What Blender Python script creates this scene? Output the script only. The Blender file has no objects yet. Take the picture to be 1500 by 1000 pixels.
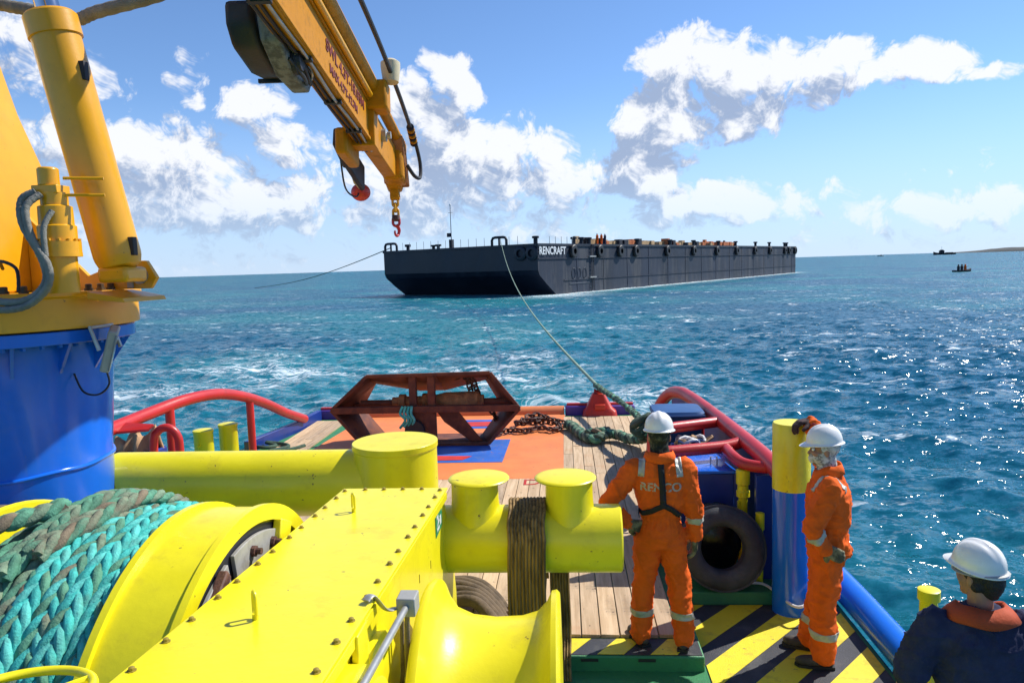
import bpy, bmesh, math, random
import numpy as np
from mathutils import Vector, Matrix, noise
from mathutils.bvhtree import BVHTree
R = math.radians
rnd = random.Random(7)
sc = bpy.context.scene
COL = sc.collection

# ------------------------------------------------------------------ camera
CAM_H = 2.95
YAW, PIT, ROLL = R(4.2), math.atan2(110, 1085), R(1.8)
f = Vector((-math.sin(YAW) * math.cos(PIT), math.cos(YAW) * math.cos(PIT), -math.sin(PIT)))
r_ = Vector((math.cos(YAW), math.sin(YAW), 0))
u_ = r_.cross(f)
r2 = r_ * math.cos(ROLL) - u_ * math.sin(ROLL)
u2 = u_ * math.cos(ROLL) + r_ * math.sin(ROLL)
cd = bpy.data.cameras.new('camera')
cam = bpy.data.objects.new('camera', cd)
COL.objects.link(cam)
M = Matrix((r2, u2, -f)).transposed().to_4x4()
M.translation = (0, 0, CAM_H)
cam.matrix_world = M
cd.sensor_width = 36
cd.lens = 36 * 1085 / 1500
cd.clip_start = 0.05
cd.clip_end = 60000
sc.camera = cam

# ------------------------------------------------------------------ light
SUN_AZ, SUN_EL = 58, 46
sd = Vector((math.sin(R(SUN_AZ)) * math.cos(R(SUN_EL)), math.cos(R(SUN_AZ)) * math.cos(R(SUN_EL)), math.sin(R(SUN_EL))))
sl = bpy.data.lights.new('sun', 'SUN')
sl.energy = 4.8
sl.angle = R(0.53)
sl.color = (1.0, 0.955, 0.88)
sun = bpy.data.objects.new('sun', sl)
sun.rotation_euler = (-sd).to_track_quat('-Z', 'Y').to_euler()
sun.location = (30, 20, 40)
COL.objects.link(sun)
sc.view_settings.view_transform = 'Standard'
sc.view_settings.look = 'None'
sc.view_settings.exposure = 0.34
sc.view_settings.gamma = 1
sc.view_settings.use_curve_mapping = False

# ------------------------------------------------------------------ world: sky with clouds
class NT:
    def __init__(s, tree):
        s.t = tree; s.n = tree.nodes; s.l = tree.links
    def node(s, typ, **kw):
        n = s.n.new(typ)
        for k, v in kw.items(): setattr(n, k, v)
        return n
    def put(s, sock, v):
        if isinstance(v, bpy.types.NodeSocket): s.l.new(v, sock)
        elif v is not None: sock.default_value = v
    def math(s, op, a, b=None, c=None, clamp=False):
        n = s.node('ShaderNodeMath', operation=op, use_clamp=clamp)
        s.put(n.inputs[0], a); s.put(n.inputs[1], b)
        if c is not None: s.put(n.inputs[2], c)
        return n.outputs[0]
    def vmath(s, op, a, b=None, out=0):
        n = s.node('ShaderNodeVectorMath', operation=op)
        s.put(n.inputs[0], a); s.put(n.inputs[1], b)
        return n.outputs[out]
    def mix(s, fac, a, b, blend='MIX'):
        n = s.node('ShaderNodeMix', data_type='RGBA', blend_type=blend)
        s.put(n.inputs['Factor'], fac); s.put(n.inputs['A'], a); s.put(n.inputs['B'], b)
        return n.outputs['Result']
    def smooth(s, v, lo, hi, a=0.0, b=1.0):
        n = s.node('ShaderNodeMapRange', interpolation_type='SMOOTHSTEP')
        s.put(n.inputs['Value'], v); n.inputs['From Min'].default_value = lo; n.inputs['From Max'].default_value = hi
        n.inputs['To Min'].default_value = a; n.inputs['To Max'].default_value = b
        return n.outputs[0]
    def noise(s, vec, scale, detail=4, rough=0.55, dist=0.0, lac=2.0, dim='3D'):
        n = s.node('ShaderNodeTexNoise', noise_dimensions=dim)
        s.put(n.inputs['Vector'], vec); n.inputs['Scale'].default_value = scale
        n.inputs['Detail'].default_value = detail; n.inputs['Roughness'].default_value = rough
        n.inputs['Distortion'].default_value = dist; n.inputs['Lacunarity'].default_value = lac
        return n.outputs[0]

BLOBS = [  # azimuth, elevation, radii (degrees), tilt, weight
    (8.6, 14.4, 3.8, 2.5, 8, 1.0), (13.5, 13.0, 5.0, 2.7, -6, 1.0), (18.5, 12.6, 5.6, 2.3, 0, 1.0), (23.2, 12.2, 4.6, 1.6, 4, 1.0),
    (27.0, 11.4, 2.6, 0.8, 6, .8), (13.0, 10.4, 6.4, 2.4, 14, 1.0), (6.6, 10.0, 4.0, 3.8, 0, 1.3), (6.3, 7.0, 4.6, 2.6, 0, 1.35),
    (-7.8, 13.8, 2.2, 2.2, 10, 1.0), (-10.6, 11.3, 3.0, 3.0, 20, 1.0), (-6.5, 8.2, 6.5, 3.4, 0, 1.1), (-.5, 6.6, 5.0, 3.2, 0, .9),
    (-11, 5.6, 8, 3.6, 0, .95), (-22.3, 11.6, 3.2, 1.7, 0, .95), (-20.2, 9.3, 3.4, 1.6, 0, .9), (-30, 8.0, 8.0, 3.4, -5, 1.0),
    (-24, 5.0, 9.5, 3.2, 0, 1.0), (-35, 13.6, 5.0, 3.0, -25, .62), (-26.4, 13.2, 1.2, 2.4, 10, .6), (-37.5, 6, 6, 5, 0, .9),
    (12, 3.9, 9, 1.7, 3, .85), (27, 2.9, 10, 1.5, 0, .75)]
grp = bpy.data.node_groups.new('cloud_density', 'ShaderNodeTree')
grp.interface.new_socket('Vector', in_out='INPUT', socket_type='NodeSocketVector')
grp.interface.new_socket('Density', in_out='OUTPUT', socket_type='NodeSocketFloat')
g = NT(grp)
gi = g.node('NodeGroupInput'); go = g.node('NodeGroupOutput')
P = gi.outputs[0]
# wobble the outlines
wob = g.math('SUBTRACT', g.noise(P, 0.22, 2, dim='2D'), 0.5)
wcb = g.node('ShaderNodeCombineXYZ'); g.put(wcb.inputs[0], g.math('MULTIPLY', wob, 5.0)); g.put(wcb.inputs[1], g.math('MULTIPLY', wob, -2.4))
PW = g.vmath('ADD', P, wcb.outputs[0])
acc = None
for az, el, ra, re, rot, w in BLOBS:
    m = g.node('ShaderNodeMapping', vector_type='TEXTURE')
    g.put(m.inputs['Vector'], PW)
    m.inputs['Location'].default_value = (az, el, 0); m.inputs['Rotation'].default_value = (0, 0, R(rot)); m.inputs['Scale'].default_value = (ra * 1.06, re * 1.10, 1)
    d = g.vmath('DOT_PRODUCT', m.outputs[0], m.outputs[0], out=1)
    b = g.math('MULTIPLY', g.math('MAXIMUM', g.math('SUBTRACT', 1.0, d), -1.2), w)
    acc = b if acc is None else g.math('SMOOTH_MAX', acc, b, 0.18)
sep = g.node('ShaderNodeSeparateXYZ'); g.put(sep.inputs[0], P)
big = g.noise(P, 0.055, 1, 0.5, dim='2D')
band = g.math('MULTIPLY', g.smooth(sep.outputs[1], 16.0, 2.5, -1.0, 0.20), 1.0)
band = g.math('ADD', band, g.math('MULTIPLY', g.math('SUBTRACT', big, 0.5), 1.6))
acc = g.math('MAXIMUM', acc, band)
fb = g.noise(P, 0.30, 4, 0.60, 0.0, dim='2D')
vo = g.node('ShaderNodeTexVoronoi', voronoi_dimensions='2D', feature='F1'); g.put(vo.inputs['Vector'], PW); vo.inputs['Scale'].default_value = 0.55
vo.inputs['Detail'].default_value = 3.0; vo.inputs['Roughness'].default_value = 0.62; vo.inputs['Lacunarity'].default_value = 2.3
dd = g.math('ADD', acc, g.math('MULTIPLY', g.math('SUBTRACT', fb, 0.5), 1.25))
dd = g.math('ADD', dd, g.math('MULTIPLY', g.math('SUBTRACT', 0.55, vo.outputs['Distance']), 0.50))
g.l.new(dd, go.inputs[0])

world = bpy.data.worlds.new('World'); sc.world = world; world.use_nodes = True
w = NT(world.node_tree); w.n.clear()
sky = w.node('ShaderNodeTexSky', sky_type='NISHITA'); sky.sun_disc = False
sky.sun_elevation = R(SUN_EL); sky.sun_rotation = R(SUN_AZ); sky.air_density = 1.0; sky.dust_density = 0.0; sky.ozone_density = 3.0; sky.altitude = 1500
tc = w.node('ShaderNodeTexCoord')
sx = w.node('ShaderNodeSeparateXYZ'); w.l.new(tc.outputs['Generated'], sx.inputs[0])
az = w.math('MULTIPLY', w.math('ARCTAN2', sx.outputs[0], sx.outputs[1]), 57.29578)
el = w.math('MULTIPLY', w.math('ARCSINE', sx.outputs[2]), 57.29578)
cb = w.node('ShaderNodeCombineXYZ'); w.l.new(az, cb.inputs[0]); w.l.new(el, cb.inputs[1])
def dens(off):
    n = w.node('ShaderNodeGroup'); n.node_tree = grp
    w.l.new(w.vmath('ADD', cb.outputs[0], off), n.inputs[0]); return n.outputs[0]
d0 = dens((0, 0, 0)); d1 = dens((1.0, 2.2, 0))
alpha = w.smooth(d0, 0.02, 0.50)
lit = w.math('MULTIPLY', w.math('SUBTRACT', d0, d1), 1.35)
lit = w.math('ADD', lit, w.math('MULTIPLY', d1, -0.50))
lit = w.smooth(lit, -0.78, 0.50)
ccol = w.mix(lit, (3.0, 3.75, 5.3, 1), (8.1, 8.2, 8.5, 1))
up = w.smooth(el, -0.5, 1.5)
hz = w.smooth(el, 8.0, 0.0, 0.0, 0.58)            # clouds thin out into the haze of the horizon
alpha = w.math('MULTIPLY', w.math('MULTIPLY', alpha, up), w.math('SUBTRACT', 1.0, hz))
alpha = w.math('MULTIPLY', alpha, 0.94)
skb = w.mix(1.0, sky.outputs[0], (1.02, 1.18, 1.36, 1), 'MULTIPLY')
skb = w.mix(w.smooth(el, 13.0, -1.0, 0.0, 0.80), skb, (4.3, 5.6, 7.9, 1))      # pale summer haze towards the horizon
skc = w.mix(alpha, skb, ccol)
bg = w.node('ShaderNodeBackground'); bg.inputs['Strength'].default_value = 0.098
out = w.node('ShaderNodeOutputWorld')
world.cycles.sampling_method = 'MANUAL'; world.cycles.sample_map_resolution = 512
sc.cycles.max_bounces = 5; sc.cycles.diffuse_bounces = 2; sc.cycles.glossy_bounces = 3
w.l.new(skc, bg.inputs[0]); w.l.new(bg.outputs[0], out.inputs[0])

# ------------------------------------------------------------------ materials
MATS = {}
def mat(name, col, rough=0.5, chips=0.0, chipcol=(0.16, 0.07, 0.025), streak=0.0, metal=0.0, var=0.12, vscale=3.0, bump=0.0, bscale=40.0, coat=0.0, stain=None, samt=0.0, sscale=2.0, spec=0.5, stretch=(1, 1, 1)):
    if name in MATS: return MATS[name]
    m = bpy.data.materials.new(name); m.use_nodes = True
    t = NT(m.node_tree); bs = t.n['Principled BSDF']
    c = t.node('ShaderNodeTexCoord').outputs['Object']
    if stretch != (1, 1, 1): c = t.vmath('MULTIPLY', c, stretch)
    col = tuple(col) + (1,)
    dark = tuple(x * (1 - var) for x in col[:3]) + (1,); lite = tuple(min(1, x * (1 + var)) for x in col[:3]) + (1,)
    base = t.mix(t.smooth(t.noise(c, vscale, 6, 0.62), 0.3, 0.7), dark, lite)
    ro = t.math('ADD', rough - 0.08, t.math('MULTIPLY', t.noise(c, vscale * 2.3, 5), 0.16))
    if stain:
        sm = t.smooth(t.noise(c, sscale, 9, 0.68), 0.56 - samt * 0.2, 0.72 - samt * 0.2)
        sm = t.math('MULTIPLY', sm, min(1, samt * 1.3))
        base = t.mix(sm, base, tuple(stain) + (1,))
        ro = t.math('ADD', ro, t.math('MULTIPLY', sm, 0.2))
    if streak:
        sk = t.smooth(t.noise(t.vmath('MULTIPLY', c, (9, 9, 0.8)), 1.0, 5, 0.6), 0.58, 0.78)
        sk = t.math('MULTIPLY', sk, t.smooth(t.noise(c, 1.3, 3), 0.42, 0.62))
        base = t.mix(t.math('MULTIPLY', sk, streak), base, tuple(chipcol) + (1,))
    if chips:
        ch = t.smooth(t.noise(c, 17.0, 5, 0.7), 0.70 - chips, 0.72 - chips)
        ch = t.math('MULTIPLY', ch, t.smooth(t.noise(c, 2.1, 3), 0.48, 0.60))
        base = t.mix(ch, base, tuple(chipcol) + (1,))
    t.put(bs.inputs['Base Color'], base); t.put(bs.inputs['Roughness'], ro)
    bs.inputs['Metallic'].default_value = metal
    bs.inputs['Coat Weight'].default_value = coat; bs.inputs['Coat Roughness'].default_value = 0.12
    bs.inputs['Specular IOR Level'].default_value = spec
    if bump:
        b = t.node('ShaderNodeBump'); b.inputs['Strength'].default_value = bump; b.inputs['Distance'].default_value = 0.01
        t.put(b.inputs['Height'], t.noise(c, bscale, 6, 0.6)); t.put(bs.inputs['Normal'], b.outputs[0])
    MATS[name] = m
    return m
YEL = mat('lemon yellow deck paint', (0.82, 0.71, 0.010), 0.36, chips=0.045, streak=0.24, var=0.05, bump=0.14, bscale=22, stain=(0.40, 0.29, 0.03), samt=0.17, sscale=4, coat=0.15)
CRY = mat('crane yellow paint', (0.76, 0.36, 0.004), 0.36, chips=0.03, streak=0.30, var=0.05, bump=0.08, bscale=25, stain=(0.35, 0.17, 0.03), samt=0.12, sscale=4, coat=0.15)
JIB = mat('shaded dirty crane yellow', (0.56, 0.225, 0.001), 0.5, spec=0.2, var=0.15, vscale=5, bump=0.1, stain=(0.12, 0.06, 0.015), samt=0.35, sscale=5)  # crane yellow darkened to carry the jib's shade, plus dirt stains
BLU = mat('gloss blue paint', (0.006, 0.14, 0.70), 0.22, chips=0.03, chipcol=(0.10, 0.16, 0.28), streak=0.35, var=0.06, bump=0.10, bscale=6, coat=0.35, stain=(0.12, 0.22, 0.42), samt=0.10, sscale=2.5)
NBL = mat('navy blue hull paint', (0.010, 0.035, 0.22), 0.38, var=0.12, bump=0.1, stain=(0.05, 0.06, 0.12), samt=0.2)
RED = mat('red rail paint', (0.52, 0.022, 0.018), 0.38, var=0.1, bump=0.15, stain=(0.16, 0.03, 0.02), samt=0.25, sscale=6, coat=0.1)
RDP = mat('signal red paint', (0.62, 0.04, 0.015), 0.4, var=0.12, stain=(0.2, 0.03, 0.02), samt=0.3)
GRN = mat('green deck paint', (0.035, 0.22, 0.085), 0.5, var=0.15, bump=0.35, bscale=90, stain=(0.015, 0.07, 0.03), samt=0.3, sscale=3)
HBK = mat('black hazard paint', (0.035, 0.037, 0.045), 0.6, var=0.2, bump=0.4, bscale=110, stain=(0.11, 0.11, 0.11), samt=0.35, sscale=5)
HYL = mat('yellow hazard paint', (0.80, 0.66, 0.02), 0.55, chips=0.08, chipcol=(0.10, 0.09, 0.06), var=0.1, bump=0.4, bscale=110, stain=(0.20, 0.16, 0.04), samt=0.30, sscale=6)
ORA = mat('orange deck paint', (0.78, 0.22, 0.06), 0.6, chips=0.07, chipcol=(0.20, 0.10, 0.07), var=0.10, vscale=2, bump=0.25, bscale=60, stain=(0.40, 0.16, 0.09), samt=0.25, sscale=2.2)
PBL = mat('blue marking paint', (0.02, 0.12, 0.50), 0.55, chips=0.08, chipcol=(0.35, 0.13, 0.06), var=0.12, stain=(0.12, 0.16, 0.25), samt=0.3, sscale=6)
PPU = mat('purple sill paint', (0.10, 0.05, 0.30), 0.5, var=0.2, stain=(0.3, 0.03, 0.08), samt=0.3)
RUST = mat('brown rusty steel', (0.125, 0.034, 0.017), 0.72, var=0.35, vscale=5, bump=0.5, bscale=50, stain=(0.19, 0.065, 0.025), samt=0.45, sscale=5)
RUSL = mat('light rust', (0.42, 0.17, 0.06), 0.75, var=0.3, vscale=8, bump=0.4, bscale=60, stain=(0.16, 0.06, 0.03), samt=0.4, sscale=7)
CHN = mat('rusty chain steel', (0.075, 0.030, 0.022), 0.65, var=0.4, vscale=9, bump=0.4, bscale=80, stain=(0.22, 0.10, 0.06), samt=0.35, sscale=9)
STL = mat('grey steel', (0.42, 0.42, 0.40), 0.42, metal=0.6, var=0.15, vscale=8, bump=0.1, stain=(0.2, 0.17, 0.13), samt=0.3)
CHR = mat('polished rod steel', (0.45, 0.47, 0.5), 0.15, metal=1.0, var=0.05)
GRY = mat('worn grey paint', (0.36, 0.36, 0.34), 0.55, var=0.15, bump=0.1, stain=(0.16, 0.14, 0.1), samt=0.35, sscale=4)
BLK = mat('black rubber', (0.018, 0.018, 0.02), 0.55, var=0.2, bump=0.2, bscale=60)
TYR = mat('dusty tyre rubber', (0.034, 0.039, 0.046), 0.62, var=0.25, vscale=6, bump=0.3, bscale=70, stain=(0.095, 0.098, 0.102), samt=0.35, sscale=5)
HOSE = mat('grey braided hose', (0.20, 0.20, 0.18), 0.6, var=0.2, vscale=12, bump=0.8, bscale=120)
BOLTM = mat('weathered bolt', (0.30, 0.22, 0.03), 0.5, var=0.3, vscale=20)
BOLTD = mat('dark oily bolt', (0.07, 0.045, 0.02), 0.5, var=0.3, vscale=20)
WHT = mat('white helmet plastic', (0.80, 0.79, 0.75), 0.28, var=0.03, vscale=6, coat=0.3, bump=0.02, stain=(0.55, 0.52, 0.42), samt=0.12, sscale=9)
WPT = mat('white paint', (0.78, 0.78, 0.76), 0.55, var=0.12, vscale=1.5, stain=(0.3, 0.3, 0.32), samt=0.3)
ORC = mat('orange coverall cloth', (0.80, 0.125, 0.012), 0.85, var=0.16, vscale=7, bump=0.45, bscale=45, stain=(0.48, 0.08, 0.02), samt=0.22, sscale=7, spec=0.2)
SIL = mat('silver reflective tape', (0.42, 0.42, 0.36), 0.45, metal=0.15, var=0.15, vscale=20, bump=0.2)
WEB = mat('black webbing', (0.012, 0.012, 0.014), 0.8, var=0.3, bump=0.3, bscale=150)
NAV = mat('navy work shirt cloth', (0.030, 0.034, 0.075), 0.85, var=0.25, vscale=6, bump=0.4, bscale=60, stain=(0.05, 0.05, 0.085), samt=0.2, sscale=8, spec=0.2)
ORV = mat('orange collar cloth', (0.44, 0.060, 0.010), 0.8, var=0.1, vscale=9, bump=0.3, bscale=60)
SKN = mat('sun tanned skin', (0.34, 0.17, 0.10), 0.55, var=0.12, vscale=12, bump=0.1, bscale=120)
HAI = mat('black hair', (0.012, 0.010, 0.010), 0.6, var=0.3, vscale=30, bump=0.8, bscale=160, stretch=(1, 1, .3))
BOO = mat('brown work boot leather', (0.055, 0.045, 0.038), 0.7, var=0.3, vscale=15, bump=0.3, stain=(0.14, 0.12, 0.1), samt=0.35, sscale=12)
GLV = mat('mottled work glove', (0.20, 0.18, 0.10), 0.85, var=0.5, vscale=18, bump=0.4, stain=(0.04, 0.045, 0.03), samt=0.6, sscale=16)
GLR = mat('dark red work glove', (0.045, 0.020, 0.018), 0.8, var=0.4, vscale=15, bump=0.4)
GLC = mat('red glove cuff', (0.30, 0.02, 0.02), 0.8, var=0.2)
CAMO = mat('dark camouflage cloth', (0.10, 0.10, 0.06), 0.9, var=0.5, vscale=14, stain=(0.012, 0.016, 0.010), samt=0.9, sscale=13)
BWC = mat('black and white scarf cloth', (0.60, 0.58, 0.52), 0.9, var=0.2, vscale=14, stain=(0.04, 0.04, 0.045), samt=0.55, sscale=34)
TROU = mat('navy trousers', (0.02, 0.022, 0.04), 0.85, var=0.2)
TEAL = mat('teal rope fibre', (0.04, 0.43, 0.38), 0.7, var=0.30, vscale=14, bump=0.7, bscale=90, stain=(0.10, 0.24, 0.19), samt=0.35, sscale=6, stretch=(1, 1, 1))
TEA2 = mat('pale teal rope fibre', (0.09, 0.50, 0.44), 0.7, var=0.25, vscale=14, bump=0.7, bscale=90, stain=(0.12, 0.35, 0.28), samt=0.35, sscale=6)
GRR = mat('faded green rope fibre', (0.085, 0.255, 0.16), 0.8, var=0.35, vscale=12, bump=0.7, bscale=90, stain=(0.16, 0.15, 0.10), samt=0.4, sscale=5)
GRR2 = mat('grey green rope fibre', (0.17, 0.25, 0.16), 0.8, var=0.35, vscale=12, bump=0.7, bscale=90, stain=(0.20, 0.16, 0.11), samt=0.5, sscale=5)
BRR = mat('grey brown rope fibre', (0.20, 0.155, 0.10), 0.85, var=0.35, vscale=12, bump=0.7, bscale=90, stain=(0.10, 0.09, 0.06), samt=0.4, sscale=6)
DGR = mat('dark wet green rope', (0.035, 0.085, 0.055), 0.75, var=0.4, vscale=12, bump=0.7, bscale=70, stain=(0.12, 0.13, 0.09), samt=0.4, sscale=7)
TWR = mat('pale green tow rope', (0.24, 0.32, 0.23), 0.8, var=0.2, vscale=2, bump=0.5, bscale=30)
STRAP = mat('brown chafing strap', (0.24, 0.15, 0.055), 0.85, var=0.45, vscale=2.5, bump=0.7, bscale=14, stain=(0.045, 0.028, 0.014), samt=0.5, sscale=3, stretch=(8, 8, 0.7))
CANV = mat('tan canvas', (0.42, 0.26, 0.14), 0.9, var=0.25, vscale=6, bump=0.3)
BIN = mat('dark blue plastic', (0.012, 0.05, 0.16), 0.4, var=0.1)
BARG = mat('blue black barge paint with shade', (0.006, 0.008, 0.018), 0.45, var=0.3, vscale=0.12, bump=0.15, bscale=0.9, stain=(0.028, 0.032, 0.045), samt=0.4, sscale=0.35, stretch=(1, 1, .4))  # hull colour made blacker to carry the shade on the bow face
BARS = mat('weathered barge side paint', (0.014, 0.020, 0.037), 0.6, var=0.35, vscale=0.25, bump=0.2, bscale=0.9, stain=(0.095, 0.095, 0.10), samt=0.42, sscale=0.55, stretch=(1, 1, .16))
BDK = mat('dark deck gear', (0.012, 0.013, 0.02), 0.6, var=0.3)
BOR = mat('rust orange deck cargo', (0.50, 0.15, 0.05), 0.8, var=0.3, vscale=0.8)
BTN = mat('tan deck cargo', (0.48, 0.32, 0.16), 0.8, var=0.3, vscale=0.8)
LAND = mat('distant scrub headland', (0.045, 0.055, 0.055), 0.9, var=0.35, vscale=0.02, stain=(0.16, 0.14, 0.12), samt=0.35, sscale=0.03)
SIGNG = mat('green safety sign', (0.01, 0.22, 0.10), 0.45, var=0.05)
LRED = mat('faded red lettering', (0.17, 0.018, 0.008), 0.55, var=0.3, vscale=20)
LGRY = mat('grey reflective lettering', (0.46, 0.36, 0.28), 0.6, var=0.2)
SMRED = mat('red marking paint', (0.55, 0.03, 0.02), 0.6, var=0.15)

def wood_mat(name, a, b):
    m = bpy.data.materials.new(name); m.use_nodes = True; t = NT(m.node_tree); bs = t.n['Principled BSDF']
    tcn = t.node('ShaderNodeTexCoord'); oi = t.node('ShaderNodeObjectInfo')
    c = t.vmath('ADD', tcn.outputs['Object'], t.vmath('MULTIPLY', oi.outputs['Random'], (31.0, 17.0, 5.0)))
    gr = t.noise(t.vmath('MULTIPLY', c, (26, 1.6, 10)), 1.0, 7, 0.65, 0.4)
    base = t.mix(t.smooth(gr, 0.28, 0.72), a + (1,), b + (1,))
    tone = t.mix(oi.outputs['Random'], (0.78, 0.76, 0.74, 1), (1.12, 1.08, 1.0, 1))
    base = t.mix(1.0, base, tone, 'MULTIPLY')
    st = t.smooth(t.noise(tcn.outputs['Object'], 1.3, 8, 0.65), 0.55, 0.75)
    base = t.mix(t.math('MULTIPLY', st, 0.7), base, (0.17, 0.125, 0.085, 1))
    sp = t.smooth(t.noise(tcn.outputs['Object'], 9.0, 5, 0.7), 0.62, 0.68)
    base = t.mix(t.math('MULTIPLY', sp, 0.7), base, (0.11, 0.085, 0.06, 1))
    rs = t.smooth(t.noise(t.vmath('ADD', tcn.outputs['Object'], (7, 3, 1)), 0.9, 6, 0.6), 0.58, 0.78)
    base = t.mix(t.math('MULTIPLY', rs, 0.5), base, (0.50, 0.20, 0.06, 1))
    kn = t.node('ShaderNodeTexVoronoi'); t.put(kn.inputs['Vector'], t.vmath('MULTIPLY', c, (6, 2.2, 1))); kn.inputs['Scale'].default_value = 1.3
    base = t.mix(t.smooth(kn.outputs['Distance'], 0.09, 0.03), base, (0.10, 0.055, 0.03, 1))
    t.put(bs.inputs['Base Color'], base); bs.inputs['Roughness'].default_value = 0.75
    bp = t.node('ShaderNodeBump'); bp.inputs['Strength'].default_value = 0.35; bp.inputs['Distance'].default_value = 0.004
    t.put(bp.inputs['Height'], gr); t.put(bs.inputs['Normal'], bp.outputs[0])
    return m
WOOD = wood_mat('weathered deck wood', (0.46, 0.325, 0.195), (0.66, 0.505, 0.34))

# ------------------------------------------------------------------ mesh helpers
def V(*a): return Vector(a)
def frame(d, up=Vector((0, 0, 1))):
    d = d.normalized()
    if abs(d.dot(up)) > 0.98: up = Vector((0, 1, 0))
    x = d.cross(up).normalized(); y = x.cross(d).normalized()
    return x, y
def catmull(pts, n=8, closed=False):
    pts = [Vector(p) for p in pts]; out = []; N = len(pts)
    rng = range(N) if closed else range(N - 1)
    for i in rng:
        g0 = lambda k: pts[k % N] if closed else pts[max(0, min(N - 1, k))]
        a, b, c, d = g0(i - 1), g0(i), g0(i + 1), g0(i + 2)
        for j in range(n):
            t = j / n
            out.append(0.5 * ((2 * b) + (c - a) * t + (2 * a - 5 * b + 4 * c - d) * t * t + (3 * b - a - 3 * c + d) * t ** 3))
    if not closed: out.append(pts[-1])
    return out
class MB:
    def __init__(s): s.v = []; s.f = []
    def add(s, vs, fs):
        o = len(s.v); s.v += [tuple(v) for v in vs]; s.f += [tuple(i + o for i in q) for q in fs]; return s
    def box(s, c, d, rot=None):
        c = Vector(c); h = Vector(d) / 2
        vs = [Vector((x * h.x, y * h.y, z * h.z)) for z in (-1, 1) for y in (-1, 1) for x in (-1, 1)]
        if rot is not None:
            m = rot if isinstance(rot, Matrix) else Matrix.Rotation(rot, 3, 'Z'); vs = [m @ v for v in vs]
        return s.add([c + v for v in vs], [(0, 2, 3, 1), (4, 5, 7, 6), (0, 1, 5, 4), (2, 6, 7, 3), (0, 4, 6, 2), (1, 3, 7, 5)])
    def b2(s, lo, hi): return s.box([(a + b) / 2 for a, b in zip(lo, hi)], [abs(b - a) for a, b in zip(lo, hi)])
    def bar(s, p0, p1, w, h, up=Vector((0, 0, 1))):
        p0, p1 = Vector(p0), Vector(p1); d = p1 - p0; x, y = frame(d, up)
        return s.box((p0 + p1) / 2, (w, d.length, h), Matrix((x, d.normalized(), y)).transposed())
    def lathe(s, p0, d, prof, seg=32, caps=True):
        p0 = Vector(p0); d = Vector(d).normalized(); x, y = frame(d); vs = []; fs = []
        for t, r in prof:
            for k in range(seg):
                a = 2 * math.pi * k / seg; vs.append(p0 + d * t + (x * math.cos(a) + y * math.sin(a)) * r)
        n = len(prof)
        for i in range(n - 1):
            for k in range(seg):
                k2 = (k + 1) % seg; fs.append((i * seg + k, (i + 1) * seg + k, (i + 1) * seg + k2, i * seg + k2))
        if caps:
            fs.append(tuple(range(seg))); fs.append(tuple(reversed(range((n - 1) * seg, n * seg))))
        return s.add(vs, fs)
    def cyl(s, p0, p1, r0, r1=None, seg=24):
        p0, p1 = Vector(p0), Vector(p1); r1 = r0 if r1 is None else r1
        return s.lathe(p0, p1 - p0, [(0, r0), ((p1 - p0).length, r1)], seg)
    def tube(s, pts, r, seg=10, closed=False, flat=1.0, up=None, lay=0, tw=0.0):
        pts = [Vector(p) for p in pts]; n = len(pts); vs = []; fs = []; px = None
        for i, p in enumerate(pts):
            d = (pts[(i + 1) % n] - pts[i - 1]) if closed else (pts[min(i + 1, n - 1)] - pts[max(i - 1, 0)])
            if d.length < 1e-9: d = Vector((0, 0, 1))
            d.normalize()
            if px is None: x, y = frame(d, up or Vector((0, 0, 1)))
            else:
                x = px - d * px.dot(d)
                if x.length < 1e-6: x, _ = frame(d)
                x.normalize(); y = x.cross(d)
            px = x; rr = r(i / (n - 1)) if callable(r) else r
            for k in range(seg):
                a = 2 * math.pi * k / seg; q_ = rr * (1 + .20 * abs(math.sin(lay * a / 2 + tw * i))) if lay else rr
                vs.append(p + x * math.cos(a) * q_ + y * math.sin(a) * q_ * flat)
        m = n if closed else n - 1
        for i in range(m):
            j = (i + 1) % n
            for k in range(seg):
                k2 = (k + 1) % seg; fs.append((i * seg + k, i * seg + k2, j * seg + k2, j * seg + k))
        if not closed: fs.append(tuple(reversed(range(seg)))); fs.append(tuple(range((n - 1) * seg, n * seg)))
        return s.add(vs, fs)
    def capsule(s, p0, p1, r0, r1, seg=14):
        p0, p1 = Vector(p0), Vector(p1); L = (p1 - p0).length
        if L < 1e-6: p1 = p0 + Vector((0, 0, 1e-4)); L = 1e-4
        pr = [(-r0 * math.cos(a), r0 * math.sin(a)) for a in (0.12, 0.5, 0.95, 1.57)] + [(L + r1 * math.sin(a), r1 * math.cos(a)) for a in (0, 0.6, 1.05, 1.45)]
        return s.lathe(p0, p1 - p0, pr, seg)
    def chain(s, pts, rs, seg=14):
        for i in range(len(pts) - 1): s.capsule(pts[i], pts[i + 1], rs[i], rs[i + 1], seg)
        return s
    def ball(s, c, rx, ry=None, rz=None, seg=20, rot=None):
        ry = rx if ry is None else ry; rz = rx if rz is None else rz; n = seg // 2; vs = []; fs = []
        for i in range(1, n):
            a = math.pi * i / n
            for k in range(seg):
                b = 2 * math.pi * k / seg; vs.append(Vector((rx * math.sin(a) * math.cos(b), ry * math.sin(a) * math.sin(b), rz * math.cos(a))))
        vs += [Vector((0, 0, rz)), Vector((0, 0, -rz))]; T, B = len(vs) - 2, len(vs) - 1
        for i in range(n - 2):
            for k in range(seg): k2 = (k + 1) % seg; fs.append((i * seg + k, (i + 1) * seg + k, (i + 1) * seg + k2, i * seg + k2))
        for k in range(seg):
            k2 = (k + 1) % seg; fs.append((T, k, k2)); fs.append((B, (n - 2) * seg + k2, (n - 2) * seg + k))
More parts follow.
